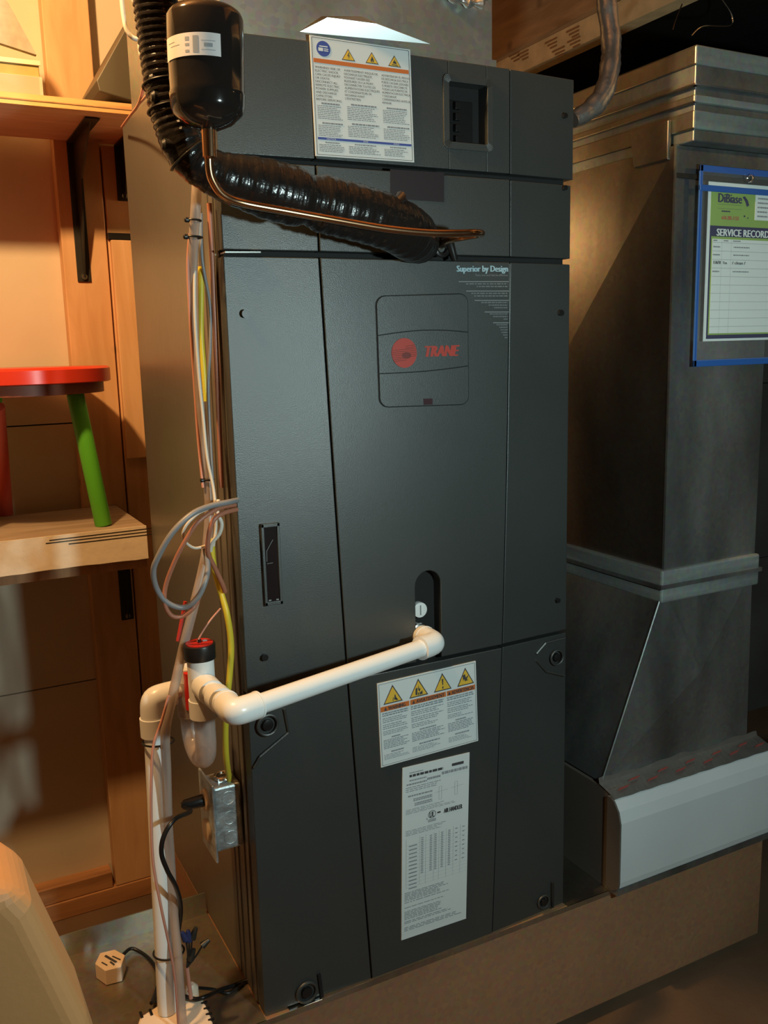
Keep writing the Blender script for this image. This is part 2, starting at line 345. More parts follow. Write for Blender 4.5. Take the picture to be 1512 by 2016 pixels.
# main door with open slot at its bottom edge
sa = P(818, 1180, y=0); sb = P(868, 1180, y=0); st = P(840, 1124, y=0).z; sx0, sx1 = sa.x, sb.x
def mainc(mb):
    z0, z1 = Z3+.003, Z2-.005; r = (sx1-sx0)/2; cx = (sx0+sx1)/2
    arc = [(cx-r*math.cos(t), st-r+r*math.sin(t)) for t in [math.pi*i/12 for i in range(13)]]
    n = 5; Lz = [z0+(z1-z0)*i/n for i in range(n+1)]
    mb.prism([(XL(z)+.001, z) for z in Lz] + [(XR(z)-.001, z) for z in reversed(Lz)] + [(sx1, z0)] + arc[::-1] + [(sx0, z0)], 'y', 0, .034)
md = door('main_door', Z3+.003, Z2-.005, mainc)
MB().box(sx0-.003, sx1+.003, .026, .0335, Z3, st+.003).build('slot_cavity', M['dark'], ah)
c = P(823, 1199, y=.02)
plug = MB().cyl((c.x, .012, c.z), (c.x, .026, c.z), .0125).build('drain_plug', M['pvc'], ah, bevel=.001, smooth=True)
MB().box(c.x-.001, c.x+.001, .0112, .0122, c.z-.008, c.z+.008).build('plug_slot', M['grey'], plug)
door('lower_door', .002, Z3-.003, plain(.002, Z3-.003))
MB().box(.004, W-.004, .022, .0335, .004, H-.01).build('door_backing', M['seam'], ah)
# steel strips: main door's lit top edge put in, bare metal at the base
def fstrip(a, b, h, dz, nm='lit_bare_edge'):
    A = P(*a, y=0); B = P(*b, y=0); MB().loft([(A.x, -.001, A.z), (B.x, -.001, B.z), (B.x, -.001, B.z+h), (A.x, -.001, A.z+h)], [(A.x, .02, A.z), (B.x, .02, B.z), (B.x, .02, B.z+h), (A.x, .02, A.z+h)]).build(nm, M['steel'], ah)
fstrip((443, 498), (513, 498), .002, 0); fstrip((571, 1993), (634, 1967), .0016, 0)
# screws, bosses
def boss(px, py, r, nm='screw_boss', m='slate', inner='black', y=0.004):
    c = P(px, py, y=y); mb = MB()
    mb.ring((c.x, y-.001, c.z), (0, 1, 0), r, r*.16); o = mb.build(nm, M[m], ah, smooth=True)
    MB().cyl((c.x, y-.003, c.z), (c.x, y+.004, c.z), r*.55, 16).build('screw_head', M[inner], o, bevel=.0006, smooth=True)
boss(527, 1427, .0155); boss(1096, 1294, .013); boss(604, 1953, .0165); boss(1070, 1775, .012)
for px, py, r in ((483, 618, .0058), (1104, 616, .005), (521, 1294, .005), (1098, 1182, .004), (1112, 228, .004), (1112, 370, .004)):
    c = P(px, py, y=.004); MB().cyl((c.x, .001, c.z), (c.x, .008, c.z), r, 16, r*.9).build('screw', M['black'], ah, smooth=True)
def ridge(pts, wd=.0022, yy=.004, m='slate'):
    q = [P(a, b, y=yy) for a, b in pts]; MB().tube(q, wd, 6).build('corner_ridge', M[m], ah)
ridge([(560, 1396), (568, 1442), (512, 1490), (500, 1512)]); ridge([(1056, 1287), (1074, 1266), (1112, 1256)]); ridge([(1056, 1300), (1076, 1322), (1112, 1330)])
ridge([(628, 1918), (634, 1962)], .003, .003, 'seam'); ridge([(1088, 1738), (1088, 1786)], .0025, .004, 'seam')
# bare metal glimpse under the lower door
A = P(570, 1986, y=0); B = P(635, 1958, y=0)
# handle recess
hs = Sheet((512, 1032), (549, 1028), (556, 1188), (521, 1193), .0045)
mb = MB()
for (u0, v0, u1, v1) in ((0, 0, 1, .045), (0, .955, 1, 1), (0, 0, .16, 1), (.84, 0, 1, 1)): hs.rect(mb, u0, v0, u1, v1, -.004, .0035)
hb = mb.build('recessed_handle', M['slate'], ah, bevel=.0008)
mb = MB(); hs.rect(mb, .14, .04, .86, .96, -.004, .0012); mb.build('handle_insert', mat('handle_insert_gloss', (.018, .012, .012), .18), hb)
mb = MB()
for q in (((.62, .20), (.42, .27)), ((.42, .27), (.26, .33)), ((.26, .33), (.24, .46)), ((.24, .485), (.56, .48))): hs.line(mb, *q, .0006, .0016)
mb.build('handle_scratch', M['pale'], hb)
for u in (.3, .72):
    mb = MB(); hs.rect(mb, u-.07, .93, u+.07, .945, .001, .0016); mb.build('handle_screw', M['pale'], hb)
# dark sticker under the top panel
sq = Sheet((768, 333), (874, 340), (874, 398), (768, 391), 0)
mb = MB(); sq.rect(mb, 0, 0, 1, 1, -.001, .0006); mb.build('dark_label', mat('dark_label_vinyl', (.022, .017, .020), .4), ah)
tag(ah.children[-1], 'small square black label')

# ---- badge
S = Sheet((738, 582), (921, 577), (923, 797), (746, 803), -.0002)
bd = MB(); S.slab(bd, rounded(0, 0, 1, 1, .10, .085), -.001, .0006); bo = bd.build('badge_plate', M['seam'], ah)
def arcv(kind, u): return (.352-.036*math.sin(math.pi*u*.95)) if kind == 0 else (.690+.014*math.sin(math.pi*u)-.045*u)
us = [.012+.976*i/14 for i in range(15)]; g = .0045
ro = rounded(.012, .010, .988, .990, .09, .078, 6)
top = [p for p in ro if p[1] < .3]; bot = [p for p in ro if p[1] > .6]
top.sort(key=lambda p: (math.atan2(p[1]-.3, p[0]-.5))); bot.sort(key=lambda p: math.atan2(p[1]-.7, p[0]-.5))
segs = [top + [(u, arcv(0, u)-g) for u in reversed(us)], [(u, arcv(0, u)+g) for u in us]+[(u, arcv(1, u)-g) for u in reversed(us)], [(u, arcv(1, u)+g) for u in us]+bot]
for sg in segs:
    mb = MB(); S.slab(mb, sg, 0, .0022); mb.build('badge_segment', M['slate'], bo)
mb = MB(); S.slab(mb, [(.278+.134*math.cos(t), .513+.133*math.sin(t)) for t in [2*math.pi*i/32 for i in range(32)]], .002, .0034)
rd = mb.build('red_disc', M['red'], bo)
mb = MB()
for i in range(9):
    v = .455+.0165*i; dy = (v-.513)/.133; hw = .134*math.sqrt(max(0, 1-dy*dy))*.97
    a = (.278-hw, v); b = (.278+hw, v-.012)
    if i < 2: a = (.29, v)
    if i > 6: b = (.30, v-.012)
    S.line(mb, a, b, .0007, .0037)
S.slab(mb, [(.30+.05*math.cos(t), .535+.03*math.sin(t)) for t in [2*math.pi*i/12 for i in range(12)]], .003, .0036)
mb.build('disc_stripe', mat('badge_dark_red', (.16, .02, .015), .5), bo)
mb = MB(); S.text(mb, 'TRANE', .49, .86, .455, .553, .0026, shear=.22, bold=.010); mb.build('badge_lettering', M['red'], bo)
mb = MB(); S.rect(mb, .475, .93, .575, .985, .0018, .0028); mb.build('badge_sensor', mat('sensor_dark', (.05, .02, .025), .3), bo)
# ---- Superior by Design print
S = Sheet((895, 520), (1003, 520), (1003, 670), (900, 670), -.0004)
mb = MB(); S.text(mb, 'Superior by Design', .035, .965, .018, .098, .0004, bold=.008); sd = mb.build('slogan_print', M['cyan'], ah)
mb = MB(); S.text(mb, 'That\'s how you\'ll feel the difference', .36, .965, .128, .156, .0004)
for v, u in ((.222, .06), (.345, .19), (.468, .34), (.62, .52), (.762, .68)): S.quad(mb, u, v, .985, v+.010, .0004)
S.quad(mb, .992, .0, 1.0, 1.0, .0004)
mb.build('slogan_rule', M['pale'], ah)
mb = MB()
for v, us_ in ((.248, (.19, .38)), (.372, (.28, .33)), (.492, (.46, .60, .70)), (.642, (.62, .68, .88)), (.785, (.74, .80, .82, .84, .87, .90))):
    for i, u in enumerate(us_): S.words(mb, u, .96, v+.034*i, v+.034*i+.020, 1, .0004, fill=.8, ragged=0)
mb.build('slogan_small_print', mat('small_print_grey', (.15, .165, .165), .6), ah)

# ---- upper warning label
def sticker(nm, S, m='white', th=.0008):
    mb = MB(); S.rect(mb, 0, 0, 1, 1, -.0006, th); return mb.build(nm, M[m], ah)
def border(mb, S, a, b, wd, d):
    for p, q in (((a, b), (1-a, b)), ((1-a, b), (1-a, 1-b)), ((1-a, 1-b), (a, 1-b)), ((a, 1-b), (a, b))): S.line(mb, p, q, wd, d)
def tri(S, o, cu, v0, v1, hu, inks):
    mb = MB(); S.slab(mb, [(cu, v0), (cu+hu, v1), (cu-hu, v1)], 0, .0009); mb.build('hazard_border', M['ink'], o)
    mb = MB(); S.slab(mb, [(cu, v0+(v1-v0)*.12), (cu+hu*.84, v1-(v1-v0)*.06), (cu-hu*.84, v1-(v1-v0)*.06)], 0, .0012); mb.build('hazard_triangle', M['yellow'], o)
    mb = MB(); hh = v1-v0
    for poly in inks: S.slab(mb, [(cu+hu*a, v0+hh*b) for a, b in poly], .001, .0014)
    mb.build('hazard_symbol', M['ink'], o)
S = Sheet((609, 69), (807, 98), (815, 320), (621, 307), -.0008); o = sticker('upper_warning_label', S)
d = .0011
mb = MB(); border(mb, S, .018, .014, .0007, d)
rows1 = ['WARNING! RISK OF', 'ELECTRIC SHOCK.', 'CAN CAUSE INJURY', 'OR DEATH:', 'DISCONNECT ALL', 'REMOTE ELECTRIC', 'POWER SUPPLIES', 'AND DISCHARGE', 'CAPACITORS', 'BEFORE SERVICING']
rows2 = ['AVERTISSEMENT! RISQUE DE', 'DECHARGE ELECTRIQUE.', 'POUVANT CAUSER DES', 'BLESSURES OU LA MORT.', 'DECONNECTER TOUTES LES', 'ALIMENTATIONS ELECTRIQUES', 'ET CONDENSATEURS DE', 'DECHARGE AVANT', "L'ENTRETIEN"]
rows3 = ['ADVERTENCIA! EL RIESGO', 'DE DESCARGA ELECTRICA', 'PUEDE CAUSAR LESIONES', 'O MUERTE: DESCONECTE', 'TODAS LAS FUENTES DE', 'ALIMENTACION ELECTRICA', 'Y DESCARGUE', 'CONDENSADORES ANTES DE', 'REPARAR']
S.lines(mb, rows1, .035, .0152, .245, .0295, .0185, d); S.lines(mb, rows2, .315, .0140, .245, .0295, .0185, d); S.lines(mb, rows3, .69, .0132, .247, .0295, .0185, d)
mb.build('label_lettering', M['ink'], o)
mb = MB()
for u0, u1, a in ((.04, .29, .545), (.33, .655, .532), (.69, .97, .53)):
    S.words(mb, u0+.04, u1-.03, a, a+.02, 1, d, .7, 0); S.words(mb, u0, u1, a+.025, a+.145, 8, d, .45, .25)
    S.words(mb, u0+.04, u1-.01, a+.165, a+.185, 1, d, .7, 0); S.words(mb, u0, u1, a+.19, a+.29, 7, d, .45, .3)
    S.words(mb, u0+.06, u1-.05, .875, .89, 1, d, .7, 0); S.words(mb, u0, u1, .897, .965, 5, d, .5, .35)
mb.build('small_print', mat('small_print_blue_grey', (.20, .22, .24), .6), o)
mb = MB(); S.rect(mb, .025, .183, .975, .218, 0, .0011); mb.build('orange_band', M['orange'], o)
mb = MB(); S.rect(mb, .03, .838, .975, .858, 0, .0011); mb.build('blue_band', M['blue'], o)
for t, a, b in (('NOTICE', .115, .205), ('AVIS', .475, .525), ('AVISO', .785, .845)):
    mb = MB(); S.text(mb, t, a, b, .842, .855, .0014); mb.build('band_lettering', M['white'], o)
mb = MB(); S.slab(mb, [(.125+.067*math.cos(t), .098+.064*math.sin(t)) for t in [2*math.pi*i/28 for i in range(28)]], 0, .0011); mb.build('blue_disc', M['blue'], o)
mb = MB(); S.quad(mb, .085, .075, .165, .084, .0014); S.quad(mb, .075, .092, .12, .12, .0014); S.quad(mb, .128, .095, .17, .103, .0014); S.quad(mb, .128, .11, .17, .118, .0014); mb.build('disc_symbol', M['white'], o)
bolt = [[(.08, .30), (-.18, .62), (.02, .62), (-.06, .85), (.20, .56), (0, .56), (.14, .32)]]
flame = [[(0, .34), (.20, .60), (.24, .78), (.10, .88), (.04, .70), (-.06, .80), (-.02, .88), (-.20, .84), (-.24, .68), (-.10, .55)]]
hot = [[(-.45, .86), (-.45, .80), (.45, .84), (.45, .90)], [(-.30, .72), (-.12, .50), (.22, .56), (.30, .76)], [(-.08, .48), (0, .38), (.1, .50)]]
tri(S, o, .365, .070, .168, .066, bolt); tri(S, o, .60, .070, .168, .066, flame); tri(S, o, .83, .070, .168, .066, hot)
# ---- lower warning label
S = Sheet((742, 1346), (936, 1301), (941, 1458), (750, 1511), -.0008); o = sticker('lower_warning_label', S)
mb = MB(); border(mb, S, .014, .018, .0006, d)
mb.build('label_border', M['ink'], o)
mb = MB(); S.rect(mb, .02, .285, .302, .345, 0, .0011); S.rect(mb, .312, .285, .675, .345, 0, .0011); S.rect(mb, .685, .285, .982, .345, 0, .0011); mb.build('orange_band', M['orange'], o)
for t, a, b in (('WARNING', .095, .262), ('AVERTISSEMENT', .372, .66), ('ADVERTENCIA', .735, .968)): mb = MB(); S.text(mb, t, a, b, .293, .337, .0014, bold=.0015); mb.build('band_lettering', M['ink'], o)
for cu in (.068, .345, .71):
    mb = MB(); S.slab(mb, [(cu, .292), (cu+.014, .336), (cu-.014, .336)], .0012, .0014); mb.build('band_symbol', M['ink'], o)
mb = MB()
for u0, u1 in ((.035, .29), (.315, .655), (.685, .965)):
    S.words(mb, u0, u1, .362, .412, 2, d, .6, .05); S.words(mb, u0, u1, .425, .490, 3, d, .45, .3); S.words(mb, u0, u1, .50, .568, 3, d, .45, .3); S.words(mb, u0, u1, .578, .635, 3, d, .45, .5)
    S.words(mb, u0+.08, u1-.09, .655, .675, 1, d, .8, 0); S.words(mb, u0, u1, .685, .80, 6, d, .5, .25)
    S.words(mb, u0+.07, u1-.06, .828, .85, 1, d, .8, 0); S.words(mb, u0, u1, .862, .93, 4, d, .4, .4)
mb.build('small_print', mat('small_print_grey_blue', (.21, .24, .27), .6), o)
ex = [[(-.09, .34), (.09, .34), (.04, .68), (-.04, .68)], [(-.07, .76), (.07, .76), (.07, .88), (-.07, .88)]]
hand = [[(-.35, .42), (-.05, .36), (.05, .62), (-.05, .80), (-.18, .62), (-.30, .74)], [(.0, .60), (.42, .40), (.10, .72)], [(.0, .66), (.35, .74), (.0, .76)]]
burst = [[(.0, .34), (.06, .60), (-.06, .60)], [(-.32, .52), (-.12, .48), (-.16, .90), (-.36, .86)], [(-.05, .60), (.20, .55), (.1, .75)], [(.08, .80), (.38, .70), (.40, .90), (.12, .90)], [(-.08, .78), (.04, .76), (.02, .92), (-.08, .90)]]
chem = [[(.18, .56), (.24, .56), (.38, .86), (.10, .84)], [(.0, .70), (.05, .70), (.02, .90), (-.05, .88)], [(.30, .72), (.52, .88), (.30, .90)]]
tri(S, o, .145, .05, .265, .095, chem); tri(S, o, .40, .05, .265, .095, burst); tri(S, o, .645, .05, .265, .092, ex); tri(S, o, .885, .05, .265, .090, hand)
# ---- rating plate
S = Sheet((792, 1512), (924, 1481), (917, 1808), (790, 1851), -.0008); o = sticker('rating_label', S)
mb = MB(); S.text(mb, 'AIR HANDLER', .62, .90, .292, .318, d, bold=.004)
S.quad(mb, .73, .040, .91, .056, d); S.words(mb, .10, .60, .048, .068, 1, d, .7, 0)
S.text(mb, 'UL', .405, .475, .290, .322, d, bold=.003); 
for i in range(24):
    t0 = 2*math.pi*i/24; t1 = 2*math.pi*(i+1)/24; S.line(mb, (.44+.055*math.cos(t0), .306+.021*math.sin(t0)), (.44+.055*math.cos(t1), .306+.021*math.sin(t1)), .0009, d)
S.quad(mb, .36, .322, .37, .330, d); S.words(mb, .52, .57, .300, .312, 1, d, .8, 0)
mb.build('label_lettering', M['ink'], o)
mb = MB()
S.words(mb, .10, .30, .035, .043, 1, d, .7, 0); S.words(mb, .10, .35, .078, .088, 1, d, .7, 0); S.words(mb, .06, .36, .098, .108, 1, d, .9, 0); S.words(mb, .36, .56, .088, .102, 1, d, .9, 0); S.words(mb, .58, .97, .074, .094, 1, d, .8, 0)
S.words(mb, .05, .60, .118, .150, 3, d, .4, .2); S.words(mb, .08, .44, .165, .176, 1, d, .8, 0); S.words(mb, .16, .44, .188, .206, 2, d, .7, .0); S.words(mb, .18, .44, .214, .234, 2, d, .7, .0)
S.words(mb, .05, .80, .245, .275, 4, d, .4, .3); S.words(mb, .38, .50, .333, .350, 2, d, .7, 0); S.words(mb, .05, .72, .366, .400, 4, d, .4, .3)
for i, u in enumerate((.30, .43, .50, .60, .71, .82, .93)):
    n = (20, 20, 20, 20, 20, 8, 8)[i]
    for k in range(n): v = .425+.215*k/n; S.quad(mb, u-.02, v, u+.015, v+.0055, d)
for k in range(12): S.quad(mb, .10, .455+.0225*k, .22, .462+.0225*k, d)
for u in (.06, .26, .35, .47, .55, .66, .77, .88): S.line(mb, (u, .412), (u, .70), .0003, d)
for k in range(13): S.line(mb, (.06, .452+.0205*k), (.98, .452+.0205*k), .0002, d)
for v, n, e in ((.725, 3, .72), (.752, 3, .62), (.782, 1, .75), (.812, 1, .68), (.835, 3, .60), (.862, 3, .62), (.895, 2, .80), (.93, 3, .95)): S.words(mb, .04, e, v, v+.009*n, n, d, .5, .15)
for cu, v0 in ((.54, .155), (.78, .150)):
    for q in (((cu, v0), (cu, v0+.075)), ((cu+.04, v0), (cu+.04, v0+.075)), ((cu-.06, v0+.03), (cu+.13, v0+.026)), ((cu, v0), (cu+.04, v0)), ((cu, v0+.075), (cu+.04, v0+.075))): S.line(mb, *q, .0004, d)
mb.build('small_print', mat('small_print_grey_mid', (.24, .26, .28), .6), o)

# ================================================================ PLENUM ABOVE
pl = empty('supply_plenum', (.22, .25, H), 'grey galvanised supply plenum rising from the top of the air handler', 'duct')
px1 = P(970, 118, y=.012).x
MB().box(.012, px1, .012, D-.03, H, 2.24).build('plenum_box', M['galvtop'], pl, bevel=.002)
MB().box(.008, px1+.004, .008, D-.026, H+.0002, H+.012).build('drive_flange', M['galvtop'], pl)
fa_ = P(592, 62, y=.006); fb_ = P(832, 100, y=.006); ft_ = P(712, 44, y=.012); fm_ = Vector((.19, -.016, ft_.z-.006))
MB().add([(fa_.x, .0105, H+.0125), (fb_.x, -.016, H+.0125), (fm_.x-.03, -.003, fm_.z), (fm_.x+.04, -.013, fm_.z-.002), (ft_.x, .0125, ft_.z+.008)], [(0, 1, 3, 2), (0, 2, 4), (2, 3, 4), (3, 1, 4), (1, 0, 4)]).build('glint_facet', M['steelflat'], pl)  # added facet, tilted to throw the torch's glint at the camera
mb = MB().tube(PP([(860, -20, .004), (905, 0, .004), (945, 6, .002), (960, -18, .004)], 6), [.006+.003*math.sin(i*1.7) for i in range(19)], 8)
tag(mb.build('foil_tape', M['foil'], smooth=True), 'crumpled strip of foil tape on the plenum front at the top edge', 'tape')

# dark slanted take-off left of the plenum
q = [(190, 158), (247, 55), (330, -90), (420, -90), (420, 235), (285, 205), (196, 180)]
fr = [P(a, b, y=.60) for a, b in q]; tag(MB().loft(fr, [v+Vector((0, .22, 0)) for v in fr]).build('duct_takeoff', mat('dark_grey_metal', (.10, .085, .06), .45, .3), bevel=.002), 'dark grey slanted metal duct fitting behind the upper shelf end', 'duct')

# ================================================================ BASE PLENUM
bs = empty('return_plenum', (.3, .25, FZ+.001), 'wide low sheet metal return box carrying the air handler and filter rack', 'duct')
MB().box(-.62, 1.115, .0, .316, FZ+.03, -.002).build('box_body', M['base'], bs, bevel=.002)
MB().box(0.0, 1.115, .316, .60, FZ+.03, -.002).build('box_rear', M['base'], bs)
MB().box(-.60, 1.10, .03, .30, FZ+.001, FZ+.03).build('base_skid', M['black'], bs)
MB().box(-.622, -.002, -.0015, .314, -.0019, -.0004).build('top_sheet', M['pan'], bs)
MB().box(-.622, -.004, .314, .3165, -.002, .042).build('rear_lip', M['galv'], bs)
MB().box(W+.004, 1.117, -.0015, .5, -.0019, -.0004).build('top_sheet', M['galvshade'], bs)
MB().box(-.622, 1.117, -.0018, -.0003, -.010, -.0004).build('folded_edge', M['pan'], bs)

# ================================================================ FILTER RACK AND RETURN DUCT
fx = .690; fxr = 1.118; ft = .200
fr_ = empty('filter_rack', (.9, .2, 0), 'low white fronted filter rack box under the return duct', 'filter rack')
prof = [(-.028, .018), (-.030, .03), (-.030, .150), (-.024, .172), (-.012, .188), (-.004, .192), (.006, .192), (.006, .010), (-.010, .006)]
MB().prism(prof, 'x', fx, fxr).build('front_cover', M['filter'], fr_, bevel=.001)
MB().prism([(.004, 0), (.004, .194), (.012, ft), (.50, ft), (.50, 0)], 'x', fx+.0015, fxr-.002).build('rack_body', M['filterside'], fr_)
MB().prism([(a-.002, b+.001) for a, b in prof], 'x', fx-.004, fx-.0005).build('end_cap', M['filterside'], fr_)
MB().box(fx, fxr, -.024, .010, -.0, .012).build('bottom_channel', M['galv'], fr_)
prof2 = [(a, b) for a, b in prof]
o = MB().prism(prof2, 'x', fxr+.004, fxr+.40).build('filter_cover', M['filter'], bevel=.001)
tag(o, 'second white curved cover at the right edge beside the filter rack', 'cover')
# foil tape on the rack top
def wob(x): return .004*math.sin(x*37)+.003*math.sin(x*91+1)
mb = MB(); N = 40; vs = []; fs = []
for i in range(N+1):
    x = fx+(fxr-fx)*i/N
    for j, (y, z) in enumerate(((-.012, .1915), (.004, .1975), (.020+wob(x)*.2, .2025), (.031, .2050), (.0335, .213+wob(x)*.5))):
        vs.append((x, y, z+.0006*math.sin(i*1.3+j*1.7)))
for i in range(N):
    for j in range(4): a = i*5+j; fs.append((a, a+1, a+6, a+5))
mb.add(vs, fs); tp = mb.build('foil_tape', M['foil'], fr_)
so = tp.modifiers.new('t', 'SOLIDIFY'); so.thickness = .0006
mb = MB()
for i in range(11):
    x = fx+.03+(fxr-fx-.06)*i/10; y = .010 if i % 2 else -.001; z = .203 if i % 2 else .198
    for k in range(3): mb.add([(x-.012+k*.004, y+.002*k, z+.002), (x+.012+k*.004, y+.002*k+.001, z+.003), (x+.012+k*.004, y+.002*k+.003, z+.0035), (x-.012+k*.004, y+.002*k+.002, z+.0025)], [(0, 1, 2, 3)])
mb.build('tape_print', M['redtape'], fr_)

YD = .035
def DP(px, py): return P(px, py, y=YD)
rd_ = empty('return_duct', (.95, .35, ft), 'tall galvanised return duct with a slanted lower section on the filter rack', 'duct')
tl = DP(1330, 285); bl = DP(1308, 1155); trx = DP(1500, 800).x; brr = DP(1488, 1112)
x0 = (tl.x+bl.x)/2; z1d = tl.z; z0d = bl.z
DB = .68  # back depth
# left side panel with cross-break, front, right, top/bottom
apex = (x0-.022, .345, (z0d+z1d)/2)
mb = MB(); a = (x0, YD, z0d); b = (x0, YD, z1d); c = (x0, DB, z1d); d_ = (x0, DB, z0d)
mb.add([a, b, c, d_, apex, (x0+.03, YD+.03, z0d), (x0+.03, YD+.03, z1d), (x0+.03, DB, z1d), (x0+.03, DB, z0d)], [(0, 1, 4), (1, 2, 4), (2, 3, 4), (3, 0, 4), (5, 8, 7, 6), (0, 3, 8, 5), (1, 6, 7, 2), (0, 5, 6, 1), (2, 7, 8, 3)])
mb.build('cross_broken_side', M['galvshade'], rd_)
MB().box(x0+.002, trx, YD, DB, z0d, z1d).build('upright_duct', M['galv'], rd_, bevel=.001)
MB().box(x0-.0015, x0+.004, YD-.0015, YD+.004, z0d, z1d).build('corner_edge', M['galv'], rd_)
# lower transition
B0 = DP(1183, 1556); B1 = DP(1470, 1450); zb = ft+.004
loA = [(x0, YD, z0d), (trx-.005, YD, z0d), (trx-.005, DB, z0d), (x0, DB, z0d)]
loB = [(B0.x, YD, zb), (B1.x, YD, zb), (B1.x, .48, zb), (B0.x, .48, zb)]
mb = MB(); ap = ((x0+trx+B0.x+B1.x)/4, YD-.018, (z0d+zb)/2)
mb.add(loA+loB+[ap], [(0, 1, 8), (1, 5, 8), (5, 4, 8), (4, 0, 8), (1, 2, 6, 5), (2, 3, 7, 6), (3, 0, 4, 7), (0, 3, 2, 1), (4, 5, 6, 7)])
mb.build('slanted_transition', M['galv'], rd_)
MB().tube([Vector(loA[0])+Vector((0, -.001, 0)), Vector(loB[0])+Vector((0, -.001, 0))], .0022, 6).build('corner_edge', M['galv'], rd_)
# joint band with mastic
MB().box(x0-.012, trx+.006, YD-.008, DB, z0d-.030, z0d+.034).build('joint_band', M['mastic'], rd_, bevel=.004)
MB().box(x0-.016, trx+.010, YD-.011, DB, z0d-.002, z0d+.006).build('joint_cleat', M['galv'], rd_)
zc = P(1340, 345, y=YD).z
MB().box(x0+.0, trx+.002, YD-.004, YD+.02, zc-.005, zc+.003).build('dark_cleat', M['bracket'], rd_)
# big trunk at the top
zt = P(1345, 80, y=.0).z; tr = empty('supply_duct', (1.2, .4, z1d), 'big horizontal galvanised trunk with taped joints at the top right', 'duct')
MB().box(x0+.008, 2.4, .004, WY-.002, z1d+.001, zt).build('trunk_body', M['galv'], tr, bevel=.002)
for k, (zz, h, p_) in enumerate(((.020, .030, .006), (.062, .012, .009), (.088, .004, .012), (.124, .03, .004))):
    MB().box(x0+.0085-p_, 2.4, .004-p_, .0045, z1d+zz, z1d+zz+h).build('joint_band', M['mastic'] if k != 2 else M['galv'], tr, bevel=.002)
    MB().box(x0+.008-p_, x0+.0085, .005-p_, WY-.002, z1d+zz, z1d+zz+h).build('joint_band', M['galvshade'], tr, bevel=.002)
MB().prism([(.05, z1d-.022), (.135, z1d-.022), (.15, z1d+.045), (.05, z1d+.045)], 'x', x0-.006, x0+.002).build('side_patch', M['galvshade'], tr, bevel=.002)
# ---- service record in a blue sleeve
SS = Sheet((1378, 324), (1512, 338), (1512, 712), (1376, 722), .020)
sw = SS.c[1].x-SS.c[0].x
hgt = SS.c[0].z-SS.c[3].z
tlc = SS.c[0]
def WP(x, z, y): return Vector((tlc.x+x, y, tlc.z-z))
class Flat(Sheet):
    def __init__(s, x0, z0, w, h, y): s.x0 = x0; s.z0 = z0; s.w = w; s.h = h; s.y = y
    def W(s, u, v, d=0): return Vector((s.x0+s.w*u, s.y-d, s.z0-s.h*v))
rw = .245
sl = empty('document_sleeve', (tlc.x+rw/2, .02, tlc.z-hgt), 'clear sleeve with blue vinyl border hanging on the upright duct', 'document sleeve')
F = Flat(tlc.x, tlc.z, rw, hgt, .022)
mb = MB()
for r_ in ((0, 0, 1, .032), (0, .965, 1, 1), (0, 0, .030, 1), (.970, 0, 1, 1)): F.rect(mb, *r_, 0, .004)
F.rect(mb, .0, .095, 1, .125, .0005, .005)
mb.build('blue_border', M['sleeve'], sl, bevel=.001)
mb = MB(); F.rect(mb, .02, .03, .98, .97, .0042, .0045); mb.build('clear_pane', M['pane'], sl)
mb = MB().ring(WP(.118, .018, .012), (1, .2, 0), .006, .0015); mb.build('hook', M['steel'], sl, smooth=True)
# the record sheet
F = Flat(tlc.x+.0225, tlc.z-.027, .200, tlc.z-.027-P(1388, 672, y=.02).z, .0195)
rec = empty('service_record', (F.x0+.1, .0195, F.z0-F.h), 'service record sheet with green header inside the blue bordered sleeve', 'paper')
mb = MB(); F.rect(mb, 0, 0, 1, 1, -.0008, 0); mb.build('sheet', M['paper'], rec)
mb = MB(); F.rect(mb, .035, .045, .975, .285, 0, .0002); F.rect(mb, .055, .335, .965, .96, 0, .00035); mb.build('green_panel', M['green'], rec)
mb = MB(); F.rect(mb, .035, .268, .975, .985, 0, .00028); mb.build('navy_panel', M['navy'], rec)
mb = MB(); F.rect(mb, .07, .350, .955, .95, 0, .0006); F.rect(mb, .60, .03, .80, .22, 0, .0006); mb.build('white_panel', M['paper'], rec)
mb = MB(); F.text(mb, 'SERVICE RECORD', .12, .80, .285, .330, .0007, bold=.004); mb.build('title', M['paper'], rec)
mb = MB(); F.text(mb, 'DiBiase', .125, .42, .066, .122, .0007, bold=.005)
F.slab(mb, [(.43, .08), (.46, .075), (.50, .10), (.52, .13), (.49, .14), (.47, .11)], .0003, .0007)
F.line(mb, (.12, .135), (.43, .135), .0004, .0007); F.line(mb, (.12, .160), (.43, .160), .0004, .0007)
F.words(mb, .17, .28, .172, .184, 1, .0007, .7, 0); F.quad(mb, .455, .195, .475, .205, .0007); F.quad(mb, .505, .205, .515, .215, .0007)
mb.build('header_lettering', M['navy'], rec)
mb = MB(); F.text(mb, '610-285-1133', .175, .39, .204, .228, .0007, bold=.002); mb.build('phone_number', M['redink'], rec)
mb = MB()
for i in range(11): F.line(mb, (.07, .372+.0535*i), (.955, .372+.0535*i), .0005, .0008)
for u in (.19, .31): F.line(mb, (u, .35), (u, .95), .0003, .0008)
F.words(mb, .08, .13, .356, .364, 1, .0008, .9, 0); F.words(mb, .21, .27, .356, .364, 1, .0008, .9, 0); F.words(mb, .33, .43, .356, .364, 1, .0008, .9, 0)
for v in (.395, .445, .55): F.words(mb, .08, .17, v, v+.012, 1, .0008, .7, 0); F.words(mb, .34, .55, v, v+.012, 1, .0008, .6, 0)
for k in range(6): F.words(mb, .63, .79, .05+.028*k, .062+.028*k, 1, .0008, .8, .2)
mb.build('ruled_lines', M['grey'], rec)
